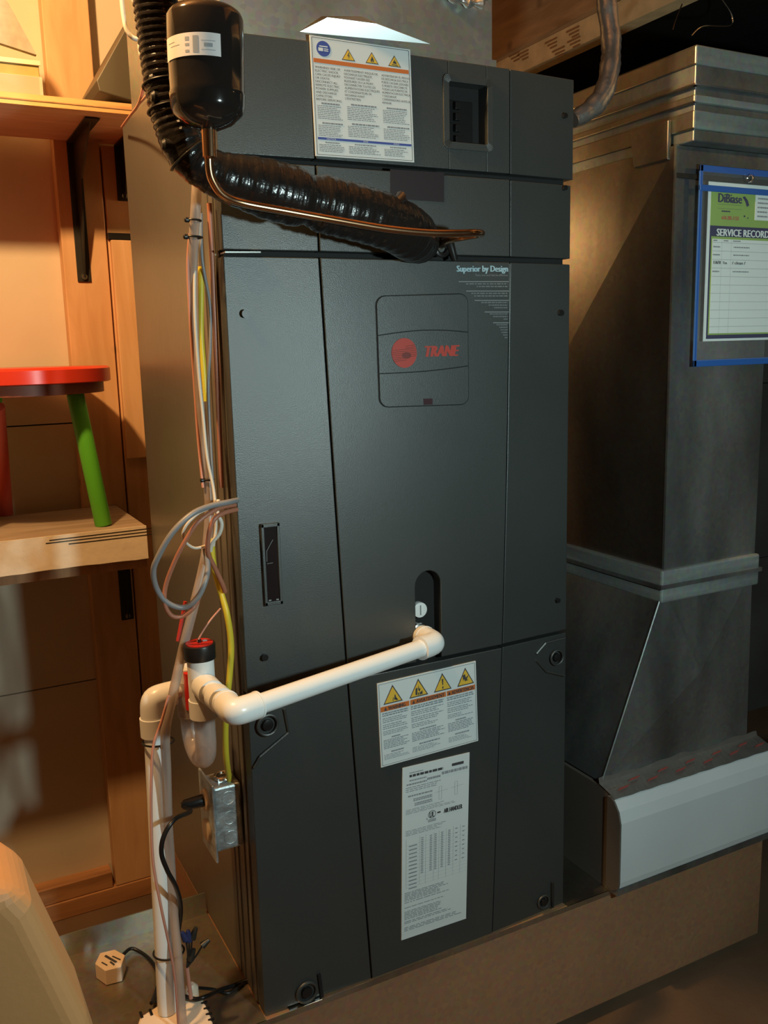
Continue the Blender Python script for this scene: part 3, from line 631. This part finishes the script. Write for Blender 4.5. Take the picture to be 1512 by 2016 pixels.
mb = MB(); F.text(mb, '11/6/18', .09, .18, .487, .507, .0009, bold=.002); F.text(mb, 'Tm', .205, .26, .490, .507, .0009, bold=.002); F.text(mb, '/ clean /', .33, .50, .488, .507, .0009, bold=.002); mb.build('handwriting', M['ink'], rec)

# ================================================================ FOIL PIPE upper right
mb = MB(); pth = PP([(1192, -45, .14), (1195, 10, .14), (1203, 80, .13), (1200, 140, .11), (1186, 188, .10), (1160, 217, .10), (1128, 236, .10)], 8)
mb.tube(pth, [.0175+.0008*math.sin(i*.9)+.0006*math.sin(i*2.9)-.004*max(0, (i-38)/10) for i in range(len(pth))], 14)
tag(mb.build('foil_wrapped_pipe', M['foil'], smooth=True), 'foil wrapped pipe curving down behind the air handler right top corner', 'pipe')

# ================================================================ REFRIGERANT LINES
sp = [(300, -60, -.06), (306, 0, -.06), (316, 80, -.06), (327, 160, -.065), (344, 240, -.07), (372, 305, -.075), (425, 342, -.08), (490, 362, -.08), (560, 382, -.08), (608, 394, -.08), (660, 408, -.078), (720, 424, -.074), (775, 442, -.062), (808, 462, -.040), (822, 474, -.010), (828, 478, .006)]
pth = PP(sp, 22)
def rad(i):
    t = i/len(pth); r = .026+.011*min(1, max(0, (t-.38)/.12))
    k = i/22
    if abs(k-9) < .5: r -= .006*(1-abs(k-9)/.5)
    if k < 4.6: r += .0011*(1 if i % 4 < 2 else -1)*min(1, max(0, (4.6-k)))
    else: r += .0005*math.sin(i*.7)+.0003*math.sin(i*2.1)
    if k > 13: r -= .0045*(k-13)
    return r
mb = MB().tube(pth, [rad(i) for i in range(len(pth))], 20)
sl_ = mb.build('insulated_suction_line', M['tape'], smooth=True)
tag(sl_, 'thick black foam insulated refrigerant line curving into the air handler', 'pipe')
c = P(786, 392, y=-.085); mb = MB().tube([c+Vector((-.012, 0, -.012)), c, c+Vector((.010, .012, -.016))], [.005, .011, .004], 12)
mb.build('tape_knot', M['gloss'], sl_, smooth=True)
lp = [(411, 262, -.15), (412, 330, -.14), (422, 362, -.135), (442, 386, -.13), (480, 400, -.125), (560, 415, -.125), (660, 433, -.125), (760, 450, -.125), (840, 458, -.125), (900, 459, -.125), (932, 458, -.122), (948, 459, -.105), (940, 462, -.088), (905, 468, -.070), (880, 474, -.040), (868, 484, -.005), (866, 486, .006)]
mb = MB().tube(PP(lp, 8), .0050, 14)
tag(mb.build('copper_liquid_line', M['copper'], smooth=True), 'thin bare copper line looping across the upper panel', 'pipe')
gr = empty('pipe_grommet', tuple(P(868, 488, y=0)), 'black rubber pipe grommet where the copper line enters the cabinet', 'grommet')
c0 = P(868, 488, y=0)
MB().tube([c0+Vector((-.028, -.004, -.016)), c0+Vector((-.010, -.006, .010)), c0+Vector((.010, -.006, .010)), c0+Vector((.022, -.004, -.018))], [.005, .009, .009, .005], 10).build('rubber_flap', M['black'], gr, smooth=True)
MB().ring(c0+Vector((0, -.003, 0)), (0, 1, 0), .011, .004).build('ring', M['black'], gr, smooth=True)

# ================================================================ FILTER DRIER
ta = P(402, 14, y=-.16); tb = P(411, 262, y=-.16); axd = (tb-ta); Ld = axd.length; axn = axd.normalized()
fd = empty('filter_drier', tuple(tb), 'glossy black canister filter drier with a silver label hanging at the top left', 'filter drier')
pr_ = [(0, .3), (.010, .62), (.03, .84), (.06, .95), (.10, 1.0), (.30, 1.0), (.50, .985), (.68, .98), (.705, 1.0), (.73, .985), (.80, .97), (.86, .90), (.93, .62), (.965, .34), (.97, .20), (1.0, .18)]
R = .0425
mb = MB().tube([ta+axd*t for t, _ in pr_], [R*r for _, r in pr_], 40); mb.build('canister', M['gloss'], fd, smooth=True)
mb = MB().tube([tb-axn*.008, tb+axn*.026], [.0085, .0080], 16); mb.build('outlet_stub', M['copper'], fd, smooth=True)
mb = MB().tube([ta-axn*.05, ta+axn*.004], [.008, .009], 16); mb.build('inlet_stub', M['brass'], fd, smooth=True)
side_ = axn.cross(Vector((0, 1, 0))).normalized(); frn = side_.cross(axn).normalized()
if frn.y > 0: frn = -frn
if side_.x < 0: side_ = -side_
def cylpatch(t0, t1, a0, a1, rr, n=18):
    mb = MB(); A = []; 
    for i in range(n+1):
        a = math.radians(a0+(a1-a0)*i/n); dv = side_*math.sin(a)+frn*math.cos(a)
        A.append((ta+axd*t0+dv*rr, ta+axd*t1+dv*rr))
    return mb.add([p for q in A for p in q], [(2*i, 2*i+1, 2*i+3, 2*i+2) for i in range(n)])
# view direction to the canister from the camera in its own frame
vd = (CAM-ta); va = math.degrees(math.atan2(vd.dot(side_), vd.dot(frn)))
lab = cylpatch(.30, .475, va-75, va+22, R*1.012); lo = lab.build('silver_label', mat('silver_label', (.62, .60, .60), .4, .2), fd, smooth=True)
mb = MB()
for a_, b_, t0, t1 in ((va-30, va-24, .33, .36), (va-30, va-24, .38, .40), (va-30, va-24, .43, .45), (va-18, va-10, .325, .455), (va-6, va+14, .36, .365), (va-2, va+10, .38, .41), (va-6, va+14, .43, .435), (va-66, va-50, .35, .355), (va-60, va-40, .38, .385)):
    q = cylpatch(t0, t1, a_, b_, R*1.016, 3); mb.add(q.v, q.f)
mb.build('label_print', M['grey'], lo)
# zip ties on the suction line
def ziptie(c, nrm, R_, head, label, grp=None, rr=.0014, hs_=.006):
    e_ = empty('zip_tie', tuple(c), label, 'cable tie', grp)
    MB().ring(c, nrm, R_, rr).build('strap', M['black'], e_, smooth=True)
    h = Vector(head); MB().tube([h-Vector((hs_, 0, 0)), h-Vector((hs_*.6, 0, 0)), h+Vector((hs_*.6, 0, 0)), h+Vector((hs_, 0, 0))], [hs_*.6, hs_, hs_, hs_*.6], 10).build('ratchet_head', M['black'], e_, smooth=True)
def at(pp, k): return pp[int(k*22)]
for k, hp, lb in ((3.1, (306, 157), 'uppermost black zip tie on the foam pipe left of the canister'), (3.7, (310, 192), 'black zip tie on the foam pipe just below the uppermost one'), (5.0, (331, 287), 'black zip tie on the foam pipe below the canister')):
    i = int(k*22); c = pth[i]; nrm = pth[i+1]-pth[i-1]
    ziptie(c, nrm, .0285, P(*hp, y=c.y-.01), lb, hs_=.008)

# ================================================================ CONDENSATE DRAIN (PVC)
rp = .0134; rf = .0178
A_ = P(858, 1266, y=-.045); B_ = P(462, 1405, y=-.15); B_.z = .577; C_ = Vector((B_.x, -.004, .570)); D_ = Vector((B_.x, .072, .540)); E_ = Vector((-.1265, .072, .533))
dr = empty('condensate_drain', tuple(C_), 'white plastic condensate drain pipe with elbows, tee and clear trap', 'drain pipe')
def pipe(a, b, nm='pipe', r=rp, m='pvc'): return MB().cyl(a, b, r, 28).build(nm, M[m], dr, smooth=True)
def elbow(c, d1, d2, L=.032):
    c = Vector(c); d1 = Vector(d1).normalized(); d2 = Vector(d2).normalized(); k = .022
    mid = [c+d1*k, c+d1*k*.45+d2*k*.06, c+d1*k*.15+d2*k*.15, c+d2*k*.45+d1*k*.06, c+d2*k]
    pts = [c+d1*L]+bend([c+d1*k, c+(d1+d2)*k*.16, c+d2*k], 8)+[c+d2*L]
    mb = MB().tube(pts, rf, 28); mb.cyl(c+d1*(L-.002), c+d1*(L+.001), rf*1.035, 28); mb.cyl(c+d2*(L-.002), c+d2*(L+.001), rf*1.035, 28)
    return mb.build('elbow', M['pvc'], dr, smooth=True)
dAB = (B_-A_).normalized(); back = Vector((0, 1, 0))
pipe(A_, B_); elbow(A_, dAB, back, .034); elbow(B_, -dAB, back, .036)
pipe(A_+back*.03, A_+back*.068, 'adapter', .0155); MB().ring(A_+back*.05, (0, 1, 0), .0165, .0028).build('adapter_ring', M['steel'], dr, smooth=True)
pipe(B_+back*.02, C_)
# coupling between elbow and tee
pipe(B_+(C_-B_)*.36, B_+(C_-B_)*.52, 'coupling', rf); pipe(C_-back*.048, C_-back*.012, 'tee_branch', rf*1.04)
mb = MB().cyl(C_+Vector((0, 0, .042)), C_+Vector((0, 0, -.050)), rf*1.06, 32); mb.cyl(C_+Vector((0, 0, -.024)), C_+Vector((0, 0, -.050)), rf*1.14, 32)
mb.build('tee', M['pvc'], dr, smooth=True)
cap = MB().cyl(C_+Vector((0, 0, .036)), C_+Vector((0, 0, .058)), .0225, 36).build('black_cap', M['black'], dr, bevel=.0015, smooth=True)
MB().cyl(C_+Vector((0, 0, .0575)), C_+Vector((0, 0, .0595)), .0190, 32).build('red_disc', M['redp'], cap, smooth=True)
MB().cyl(C_+Vector((0, 0, .059)), C_+Vector((0, 0, .064)), .0028, 12).build('cap_stud', M['black'], cap, smooth=True)
MB().box(C_.x+.006, C_.x+.012, C_.y+.002, C_.y+.007, C_.z+.0594, C_.z+.0601).build('cap_sticker', M['white'], cap)
# rear leg and clear U trap
rear = MB().cyl(D_+Vector((0, 0, .010)), D_+Vector((0, 0, -.045)), rf*1.05, 28).build('clear_collar', M['clear'], dr, smooth=True)
ub = .445
up_ = bend([C_+Vector((0, 0, -.045)), Vector((C_.x, C_.y, ub+.03)), Vector((C_.x, C_.y+.012, ub+.008)), Vector((C_.x, (C_.y+D_.y)/2, ub)), Vector((C_.x, D_.y-.012, ub+.008)), Vector((C_.x, D_.y, ub+.03)), D_+Vector((0, 0, -.04))], 8)
MB().tube(up_, .0150, 28).build('clear_trap', M['clear'], dr, smooth=True)
MB().cyl(D_+Vector((0, -.020, .028)), D_+Vector((0, -.020, -.028)), .011, 20).build('red_float', M['redp'], dr, smooth=True)
MB().cyl(D_+Vector((0, 0, .030)), D_+Vector((0, 0, .0)), rf*.95, 28).build('riser', M['pvc'], dr, smooth=True)
elbow(E_, (1, 0, .03), (0, 0, -1), .034); pipe(E_, D_)
dn = P(334, 2030, y=.05)
bot = Vector((E_.x-.020, E_.y-.040, .05))
pipe(E_-Vector((0, 0, .02)), bot, 'down_pipe', .0140)
MB().cyl(E_-Vector((0, 0, .03)), E_-Vector((0, 0, .058)), .0195, 28).build('down_fitting', M['pvc'], dr, smooth=True)
def DNP(py):  # point on the down pipe at about this image row
    best = None
    for i in range(200):
        p = E_.lerp(bot, i/199); dd = p-CAM; yy = 1008-FPX*dd.dot(up)/dd.dot(fwd)
        if best is None or abs(yy-py) < best[0]: best = (abs(yy-py), p)
    return best[1]

# ================================================================ TUBE AND CABLES on the left side
def cable(nm, pts, r, m, label, cat='cable', n=10, flat=1, grp=None, seg=8):
    return tag(MB().tube(PP(pts, seg), r, n, flat=flat).build(nm, M[m], smooth=True), label, cat, grp)
cable('vinyl_tube', [(388, 352, .0), (386, 400, .0), (381, 480, .02), (380, 560, .04), (386, 700, .05), (395, 800, .05), (405, 900, .05), (412, 1000, .04), (405, 1090, .03), (385, 1180, .02), (362, 1270, .015), (340, 1370, .01), (326, 1440, .01), (328, 1520, .03), (331, 1620, .035), (336, 1700, .04), (342, 1800, .03), (350, 1880, .01), (353, 1930, .0), (361, 2040, -.01)], .0068, 'vinyl', 'wide translucent pinkish vinyl tube running down beside the white drain pipe', 'tube', 14)
cable('white_cable', [(375, 340, .02), (392, 430, .02), (384, 520, .03), (384, 620, .03), (392, 740, .035), (400, 820, .035), (408, 900, .03), (420, 960, .02), (424, 1000, .01), (425, 1040, .01), (420, 1075, .01)], .0022, 'wirew', 'thin white cable running down in front of the vinyl tube')
cable('grey_thin_cable', [(396, 420, .03), (398, 510, .03), (413, 600, .04), (414, 680, .04), (410, 760, .04), (414, 860, .035), (420, 960, .025), (430, 1010, .01)], .0022, 'wireg', 'thin grey cable just right of the thin white cable')
cable('yellow_cable_upper', [(396, 525, .04), (396, 580, .04), (396, 660, .045), (402, 740, .045), (406, 790, .045)], .0042, 'wirey', 'short upper length of yellow cable between the white and grey cables', flat=1)
cable('pink_cable', [(374, 460, .02), (370, 520, .03), (374, 620, .04), (382, 740, .05), (390, 860, .05), (400, 960, .04)], .0022, 'wirec', 'thin pink wire along the left edge of the vinyl tube')
cable('yellow_cable', [(416, 1060, .03), (420, 1110, .03), (433, 1160, .03), (447, 1210, .02), (455, 1270, .02), (452, 1330, .02), (447, 1380, .02), (444, 1440, .03), (446, 1495, .045), (452, 1538, .075)], .0046, 'wirey', 'yellow cable running down into the metal outlet box', flat=1)
cable('grey_cable_loop', [(467, 985, .004), (448, 989, -.012), (415, 996, -.02), (378, 1012, -.03), (340, 1048, -.03), (312, 1095, -.02), (302, 1125, -.01), (309, 1160, 0), (330, 1187, 0), (362, 1196, 0), (388, 1178, -.01), (404, 1145, -.01), (409, 1115, 0), (404, 1080, .01)], .0040, 'wireg', 'thick grey cable looped out from the cabinet side')
cable('brown_cable_loop', [(463, 994, .004), (440, 998, -.01), (420, 1006, -.02), (388, 1030, -.025), (362, 1070, -.02), (342, 1110, -.01), (326, 1155, 0), (325, 1190, .0), (338, 1212, .0), (360, 1213, .0), (382, 1195, -.005), (395, 1170, .01)], .0031, 'wireb', 'orange brown cable looped inside the grey one')
cable('brown_cable', [(466, 1003, .003), (440, 1010, -.01), (420, 1025, -.015), (410, 1060, -.01), (410, 1090, 0), (424, 1120, .01), (438, 1150, .015), (443, 1165, .02)], .0035, 'wireb', 'brown cable crossing behind the cable loops to the yellow cable')
cable('white_cable_loop', [(424, 1000, -.01), (395, 1008, -.015), (370, 1030, -.015), (360, 1052, -.01), (368, 1070, -.005), (384, 1079, 0), (404, 1075, .01)], .0020, 'wirew', 'small loop of thin white cable inside the larger loops')
cable('white_wire_ends', [(430, 985, .0), (428, 1010, -.01), (436, 1030, -.012), (432, 1050, -.01), (418, 1068, -.005), (414, 1085, .0)], .0030, 'wirew', 'twisted white wire ends just right of the cable loops')
cable('sensor_wire', [(434, 1198, .01), (415, 1220, .0), (398, 1245, -.004), (389, 1263, -.004)], .0013, 'wirec', 'thin pink wire rising from the red topped cap')
cable('red_wire', [(365, 1184, .02), (358, 1220, .02), (350, 1262, .02)], .0026, 'wirer', 'short red wire beside the vinyl tube above the drain')
cable('pink_thin_wire', [(332, 1370, -.005), (318, 1420, -.005), (302, 1470, -.006), (298, 1540, -.01), (298, 1620, -.012), (302, 1700, -.015), (318, 1790, -.02), (333, 1860, -.02), (345, 1930, -.02), (352, 2030, -.02)], .0020, 'wirec', 'thin pink brown wire winding down the front of the white down pipe')
cable('white_cable_high_loop', [(238, -20, .1), (243, 30, .1), (250, 60, .1), (265, 76, .1), (280, 72, .1), (287, 40, .1), (300, 20, .1)], .0030, 'wirew', 'white cable loop hanging at the top left of the canister, left loop')
cable('white_cable_high', [(255, -20, .08), (270, 12, .08), (292, 22, .08), (305, 18, .08)], .0030, 'wirew', 'short white cable arcing into the foam pipe at the top edge')
cable('white_cable_hanging', [(300, 30, .06), (286, 45, .06), (276, 80, .06), (278, 108, .06), (288, 125, .06), (296, 140, .05)], .0030, 'wirew', 'white cable hanging down beside the foam pipe to the zip tie')
cable('thermostat_wires', [(296, 60, .05), (291, 110, .06), (286, 150, .08), (278, 190, .12), (270, 210, .2), (256, 228, .35), (240, 250, .50)], .0022, 'wirec', 'pink wire slanting down to the top rear corner of the cabinet')
cable('thermostat_wire', [(312, 160, .05), (300, 172, .07), (285, 192, .1), (272, 206, .18)], .0018, 'wirec', 'short pink wire crossing toward the shelf end')
cable('side_conduit', [(412, 400, .03), (418, 520, .035), (424, 660, .04), (430, 800, .045), (436, 960, .05)], .0035, 'wireb', 'brown cable running down the ribbed cabinet edge')
for px, py, y, r_, lb in ((381, 434, .005, .0095, 'small black zip tie highest on the vinyl tube'), (381, 467, .005, .011, 'small black zip tie second highest on the vinyl tube'), (409, 944, .045, .0085, 'small black zip tie on the vinyl tube above the cable loops')):
    c = P(px, py, y=y); ziptie(c, (0.05, 0, 1), r_, c+Vector((-r_, -.003, 0)), lb, rr=.0014, hs_=.0035)
for py, lb in ((1458, 'black zip tie around the top of the white down pipe'), (1872, 'black zip tie around the low part of the white down pipe')):
    c = DNP(py)+Vector((.006, -.004, 0)); ziptie(c, (E_-bot), .0225, c+Vector((.0, -.0225, 0)), lb, rr=.0016, hs_=.003)

# ================================================================ OUTLET BOX + CORD
ob = empty('outlet_box', (-.03, .09, .27), 'small galvanised outlet box on the left side of the cabinet', 'electrical box')
oz0, oz1 = .268, .374
MB().box(-.048, -.0035, .058, .112, oz0, oz1).build('steel_box', M['boxmetal'], ob, bevel=.004)
pl_ = MB().box(-.052, -.048, .048, .122, oz0-.012, oz1+.010).build('face_plate', M['boxmetal'], ob, bevel=.002)
for z in (oz0+.028, oz0+.078):
    oc = MB().tube([(-.0515, .085, z), (-.0565, .085, z)], [.0175, .0170], 24).build('receptacle', M['plate'], ob, bevel=.001, smooth=True)
for z in (oz0+.02, oz0+.053, oz0+.086):
    MB().ring((-.024, .0578, z), (0, 1, 0), .0105, .0006).build('knockout', M['boxmetal'], ob, smooth=True)
MB().ring((-.022, .085, oz1+.004), (0, 0, 1), .013, .003).build('cable_clamp', M['steel'], ob, smooth=True)
MB().box(-.034, -.010, .074, .078, oz1, oz1+.006).build('clamp_bar', M['steel'], ob)
cord = empty('power_cord', (-.1, .08, .2), 'black power cord plugged into the outlet box', 'cord')
pz = oz0+.078
pc = P(372, 1597, x=-.095)
MB().tube([(-.057, .085, pz), (-.085, .086, pz-.001), (-.090, .086, pz-.002)], [.010, .0085, .005], 14).build('plug', M['black'], cord, smooth=True)
cp = [Vector((-.088, .086, pz-.002)), P(375, 1598, y=.05), P(345, 1612, y=.0), P(323, 1645, y=-.01), P(318, 1680, y=-.01), P(330, 1715, y=-.01), P(347, 1748, y=.0), P(356, 1790, y=.03), P(350, 1850, y=.06), P(350, 1900, y=.08)]
MB().tube(bend(cp, 8), .0034, 12).build('cord', M['black'], cord, smooth=True)

# ================================================================ THINGS ON THE PAN
hx = empty('hexagonal_sensor', tuple(P(217, 1905, z=.001)), 'small white hexagonal leak sensor puck on the metal pan', 'sensor')
tp_ = [(171+10, 0)]
topc_ = [(187, 1897), (197, 1876), (226, 1869), (246, 1880), (238, 1903), (207, 1911)]
th = [P(a, b, z=.028) for a, b in topc_]
cx_ = sum((v for v in th), Vector())/6
MB().loft([Vector((v.x, v.y, .028)) for v in th], [Vector((v.x, v.y, .0005)) for v in th]).build('puck', M['device'], hx, bevel=.001)
mb = MB()
for a, b, c2, wd in (((207, 1881), (229, 1894), 0, .004), ((221, 1882), (237, 1889), 0, .0022), ((200, 1894), (211, 1900), 0, .002), ((217, 1893), (225, 1899), 0, .003)):
    A1 = P(*a, z=.0292); B1 = P(*b, z=.0292); t = (B1-A1).normalized(); n = Vector((-t.y, t.x, 0))*wd/2; mb.add([A1-n, B1-n, B1+n, A1+n], [(0, 1, 2, 3)])
mb.build('printed_text', M['ink'], hx)
lead = [P(240, 1882, z=.012), P(256, 1868, z=.010), P(272, 1872, z=.006), P(292, 1886, z=.004), P(306, 1905, z=.004), P(312, 1930, z=.004), P(306, 1955, z=.004), P(298, 1975, z=.02)]
MB().tube(bend(lead, 8), .0030, 10).build('lead', M['black'], hx, smooth=True)
dv = empty('condensate_pump', tuple(P(360, 2010, z=.0)), 'white plastic vented device at the foot of the down pipe', 'pump')
z_ = .050
q = [(262, 2040), (275, 2000), (310, 1978), (345, 1960), (375, 1944), (398, 1962), (412, 1990), (432, 2050)]
tv = [P(a, b, z=z_) for a, b in q]
MB().loft([Vector((v.x, v.y, z_)) for v in tv], [Vector((v.x, v.y, .0005)) for v in tv]).build('housing', M['device'], dv, bevel=.005, seg=3)
for i in range(6):
    a = P(404+4.5*i, 1972+11*i, z=z_+.0012); MB().box(a.x-.006, a.x+.003, a.y-.0012, a.y+.0012, z_-.002, z_+.0014).build('vent_slot', M['black'], dv)
for a in ((277, 1995), (296, 1990)):
    c = P(*a, z=z_+.001); MB().box(c.x-.002, c.x+.002, c.y-.010, c.y+.004, z_, z_+.0014).build('slot', M['black'], dv)
b1 = P(377, 1948, z=z_+.004); MB().tube([b1-Vector((0, 0, .02)), b1+Vector((0, 0, .004)), b1+Vector((0, 0, .010))], [.011, .0105, .005], 16).build('knob', M['device'], dv, smooth=True)
MB().tube(bend([P(358, 1960, z=z_+.006), P(385, 1967, z=z_+.006), P(408, 1961, z=z_+.004), P(430, 1950, z=.02), P(460, 1940, z=.004), P(500, 1925, z=.004)], 8), .0034, 10).build('black_hose', M['black'], dv, smooth=True)
# second lead from the pump going back right
MB().tube(bend([P(392, 1945, z=.03), P(420, 1948, z=.012), P(450, 1955, z=.006), P(480, 1935, z=.004)], 8), .0026, 10).build('black_lead', M['black'], dv, smooth=True)
wn = empty('wire_nut_bundle', tuple(P(368, 1903, z=.06)), 'bundle of dark wire nuts and wires beside the white down pipe', 'wires')
ctr = P(368, 1905, y=.02)
for a, b, m_ in (((358, 1835), (366, 1850), 'bluewn'), ((370, 1832), (372, 1852), 'bluewn'), ((386, 1826), (378, 1848), 'bracket'), ((382, 1868), (374, 1890), 'bracket'), ((412, 1850), (398, 1862), 'bracket')):
    A1 = P(*a, y=.02); B1 = P(*b, y=.02)
    nn = MB().tube([A1, A1.lerp(B1, .7), B1], [.0030, .0052, .0058], 10).build('wire_nut', M[m_], wn, smooth=True)
    MB().tube(bend([B1, B1.lerp(ctr, .5)+Vector((.002, 0, 0)), ctr], 6), .0014, 8).build('wire', M['bracket'], nn, smooth=True)
MB().tube([ctr, ctr+Vector((.002, -.004, -.05)), P(372, 1950, y=.02)], .003, 8).build('wire_bundle', M['wirec'], wn, smooth=True)

# ================================================================ SHELVES
us_ = empty('upper_shelf', (-.4, .72, 1.47), 'orange lit plywood shelf at the top left on black brackets', 'shelf')
MB().box(-1.4, .050, .60, WY-.042, 1.470, 1.489).build('plywood_board', M['ply'], us_)
MB().box(-1.4, .050, .598, .601, 1.470, 1.489).build('front_edge', M['plyedge'], us_)
MB().box(-1.4, .047, .5965, .5985, 1.4775, 1.4795).build('ply_layer', M['joist'], us_)
def brk(x, yw, zt_, zlen, arm, label, nm='shelf_bracket'):
    b = empty(nm, (x, yw, zt_), label, 'bracket')
    MB().box(x-.014, x+.014, yw-.004, yw-.001, zt_-zlen, zt_-.001).build('wall_leg', M['bracket'], b, bevel=.001)
    MB().box(x-.014, x+.014, yw-arm, yw-.004, zt_-.004, zt_-.001).build('shelf_arm', M['bracket'], b, bevel=.001)
    MB().prism([(yw-.004, zt_-.004), (yw-arm*.9, zt_-.004), (yw-arm*.30, zt_-zlen*.30), (yw-.014, zt_-zlen*.97), (yw-.004, zt_-zlen*.97)], 'x', x-.0015, x+.0015).build('gusset', M['bracket'], b)
    MB().cyl((x, yw-.009, zt_-zlen+.010), (x, yw-.003, zt_-zlen+.010), .006, 14).build('screw', M['steel'], b, smooth=True)
    return b
brk(-.035, SY, 1.470, .285, .22, 'black steel bracket on the stud under the upper shelf with a bright screw')
brk(.062, SY, 1.470, .115, .20, 'short dark bracket under the upper shelf next to the cabinet')
ls = empty('lower_shelf', (-.4, .75, .62), 'wide lower shelf board carrying the small stool', 'shelf')
MB().box(-1.4, -.008, .562, SY-.003, .634, .697).build('shelf_board', M['shelf'], ls)
fe = MB(); N = 60; va_ = []; fa = []
for i in range(N+1):
    x = -1.4+1.392*i/N; b_ = .633+.0009*math.sin(i*.5)+.0005*math.sin(i*2.1)
    va_ += [(x, .5605, .698), (x, .5605, b_), (x, .5635, .698), (x, .5635, b_)]
for i in range(N): a = 4*i; fa += [(a, a+1, a+5, a+4), (a+2, a+6, a+7, a+3), (a, a+4, a+6, a+2), (a+1, a+3, a+7, a+5)]
fe.add(va_, fa).build('cardboard_edge', M['card'], ls)
mb = MB()
for a, b in (((97, 1064), (306, 1039)), ((90, 1070), (306, 1045)), ((135, 1071), (306, 1051))):
    A1 = P(*a, y=.560); B1 = P(*b, y=.560); n = Vector((0, 0, .0009)); mb.add([A1-n, B1-n, B1+n, A1+n], [(0, 1, 2, 3)])
mb.build('printed_line', M['bracket'], ls)
MB().box(-1.4, -.008, .575, .60, .612, .633).build('underside_rail', M['studlo'], ls)
brk(.0, SY, .628, .20, .12, 'dark bracket under the lower shelf beside the cabinet')

# ================================================================ STOOL
sc_ = Vector((-.20, .70, .982)); rs_ = .170
stl = empty('childs_stool', (-.20, .70, .698), 'small round childrens stool with red seat and coloured legs', 'stool')
sz = P(205, 735, y=.70).z
MB().tube([(sc_.x, sc_.y, sz-.014), (sc_.x, sc_.y, sz-.012), (sc_.x, sc_.y, sz+.012), (sc_.x, sc_.y, sz+.016)], [rs_-.004, rs_, rs_, rs_-.005], 56).build('seat', M['stoolred'], stl, smooth=True)
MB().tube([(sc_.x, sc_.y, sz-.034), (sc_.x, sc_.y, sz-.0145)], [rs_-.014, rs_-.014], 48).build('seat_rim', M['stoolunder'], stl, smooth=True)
def leg(top, bot, m): MB().tube([top, bot], [.0165, .0165], 24).build('leg', M[m], stl, bevel=.002, smooth=True); 
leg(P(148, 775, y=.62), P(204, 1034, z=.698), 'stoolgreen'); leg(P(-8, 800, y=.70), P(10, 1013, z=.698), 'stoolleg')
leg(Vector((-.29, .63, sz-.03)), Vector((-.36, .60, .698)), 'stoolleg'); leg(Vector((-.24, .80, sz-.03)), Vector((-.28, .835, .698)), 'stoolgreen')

# ================================================================ OLIVE BOX on the upper shelf
bxx = empty('olive_box', (-.22, .66, 1.49), 'olive carton wrapped in clear film on the upper shelf', 'box')
f0 = P(76, 118, y=.62); zt2 = f0.z
MB().box(-.55, f0.x, .622, .80, 1.4895, zt2).build('carton', M['olive'], bxx, bevel=.002)
MB().box(-.552, f0.x+.003, .618, .622, 1.4895, 1.4895+(zt2-1.4895)*.55).build('plastic_film', M['film'], bxx)
MB().box(-.55, f0.x+.002, .6175, .6215, zt2-.010, zt2-.002).build('rim_band', M['card'], bxx)
q = [(-90, -40), (-10, -30), (18, 8), (72, 108), (-90, 55)]
v1 = [P(a, b, y=.66) for a, b in q]
MB().loft(v1, [v+Vector((0, .012, 0)) for v in v1]).build('lid_panel', M['greyboard'], bxx)

# ================================================================ FOREGROUND tan object
fq = [(-.80, -.24), (-.80, .628), (-.385, .628), (-.365, .620), (-.352, .598), (-.318, .482), (-.285, .30), (-.24, .02), (-.22, -.24)]
fg = MB().prism(fq, 'y', -.50, -.40)
o = fg.build('padded_panel', M['tan'], bevel=.018, seg=5)
tag(o, 'tan padded panel standing blurred in the lower left foreground', 'panel')
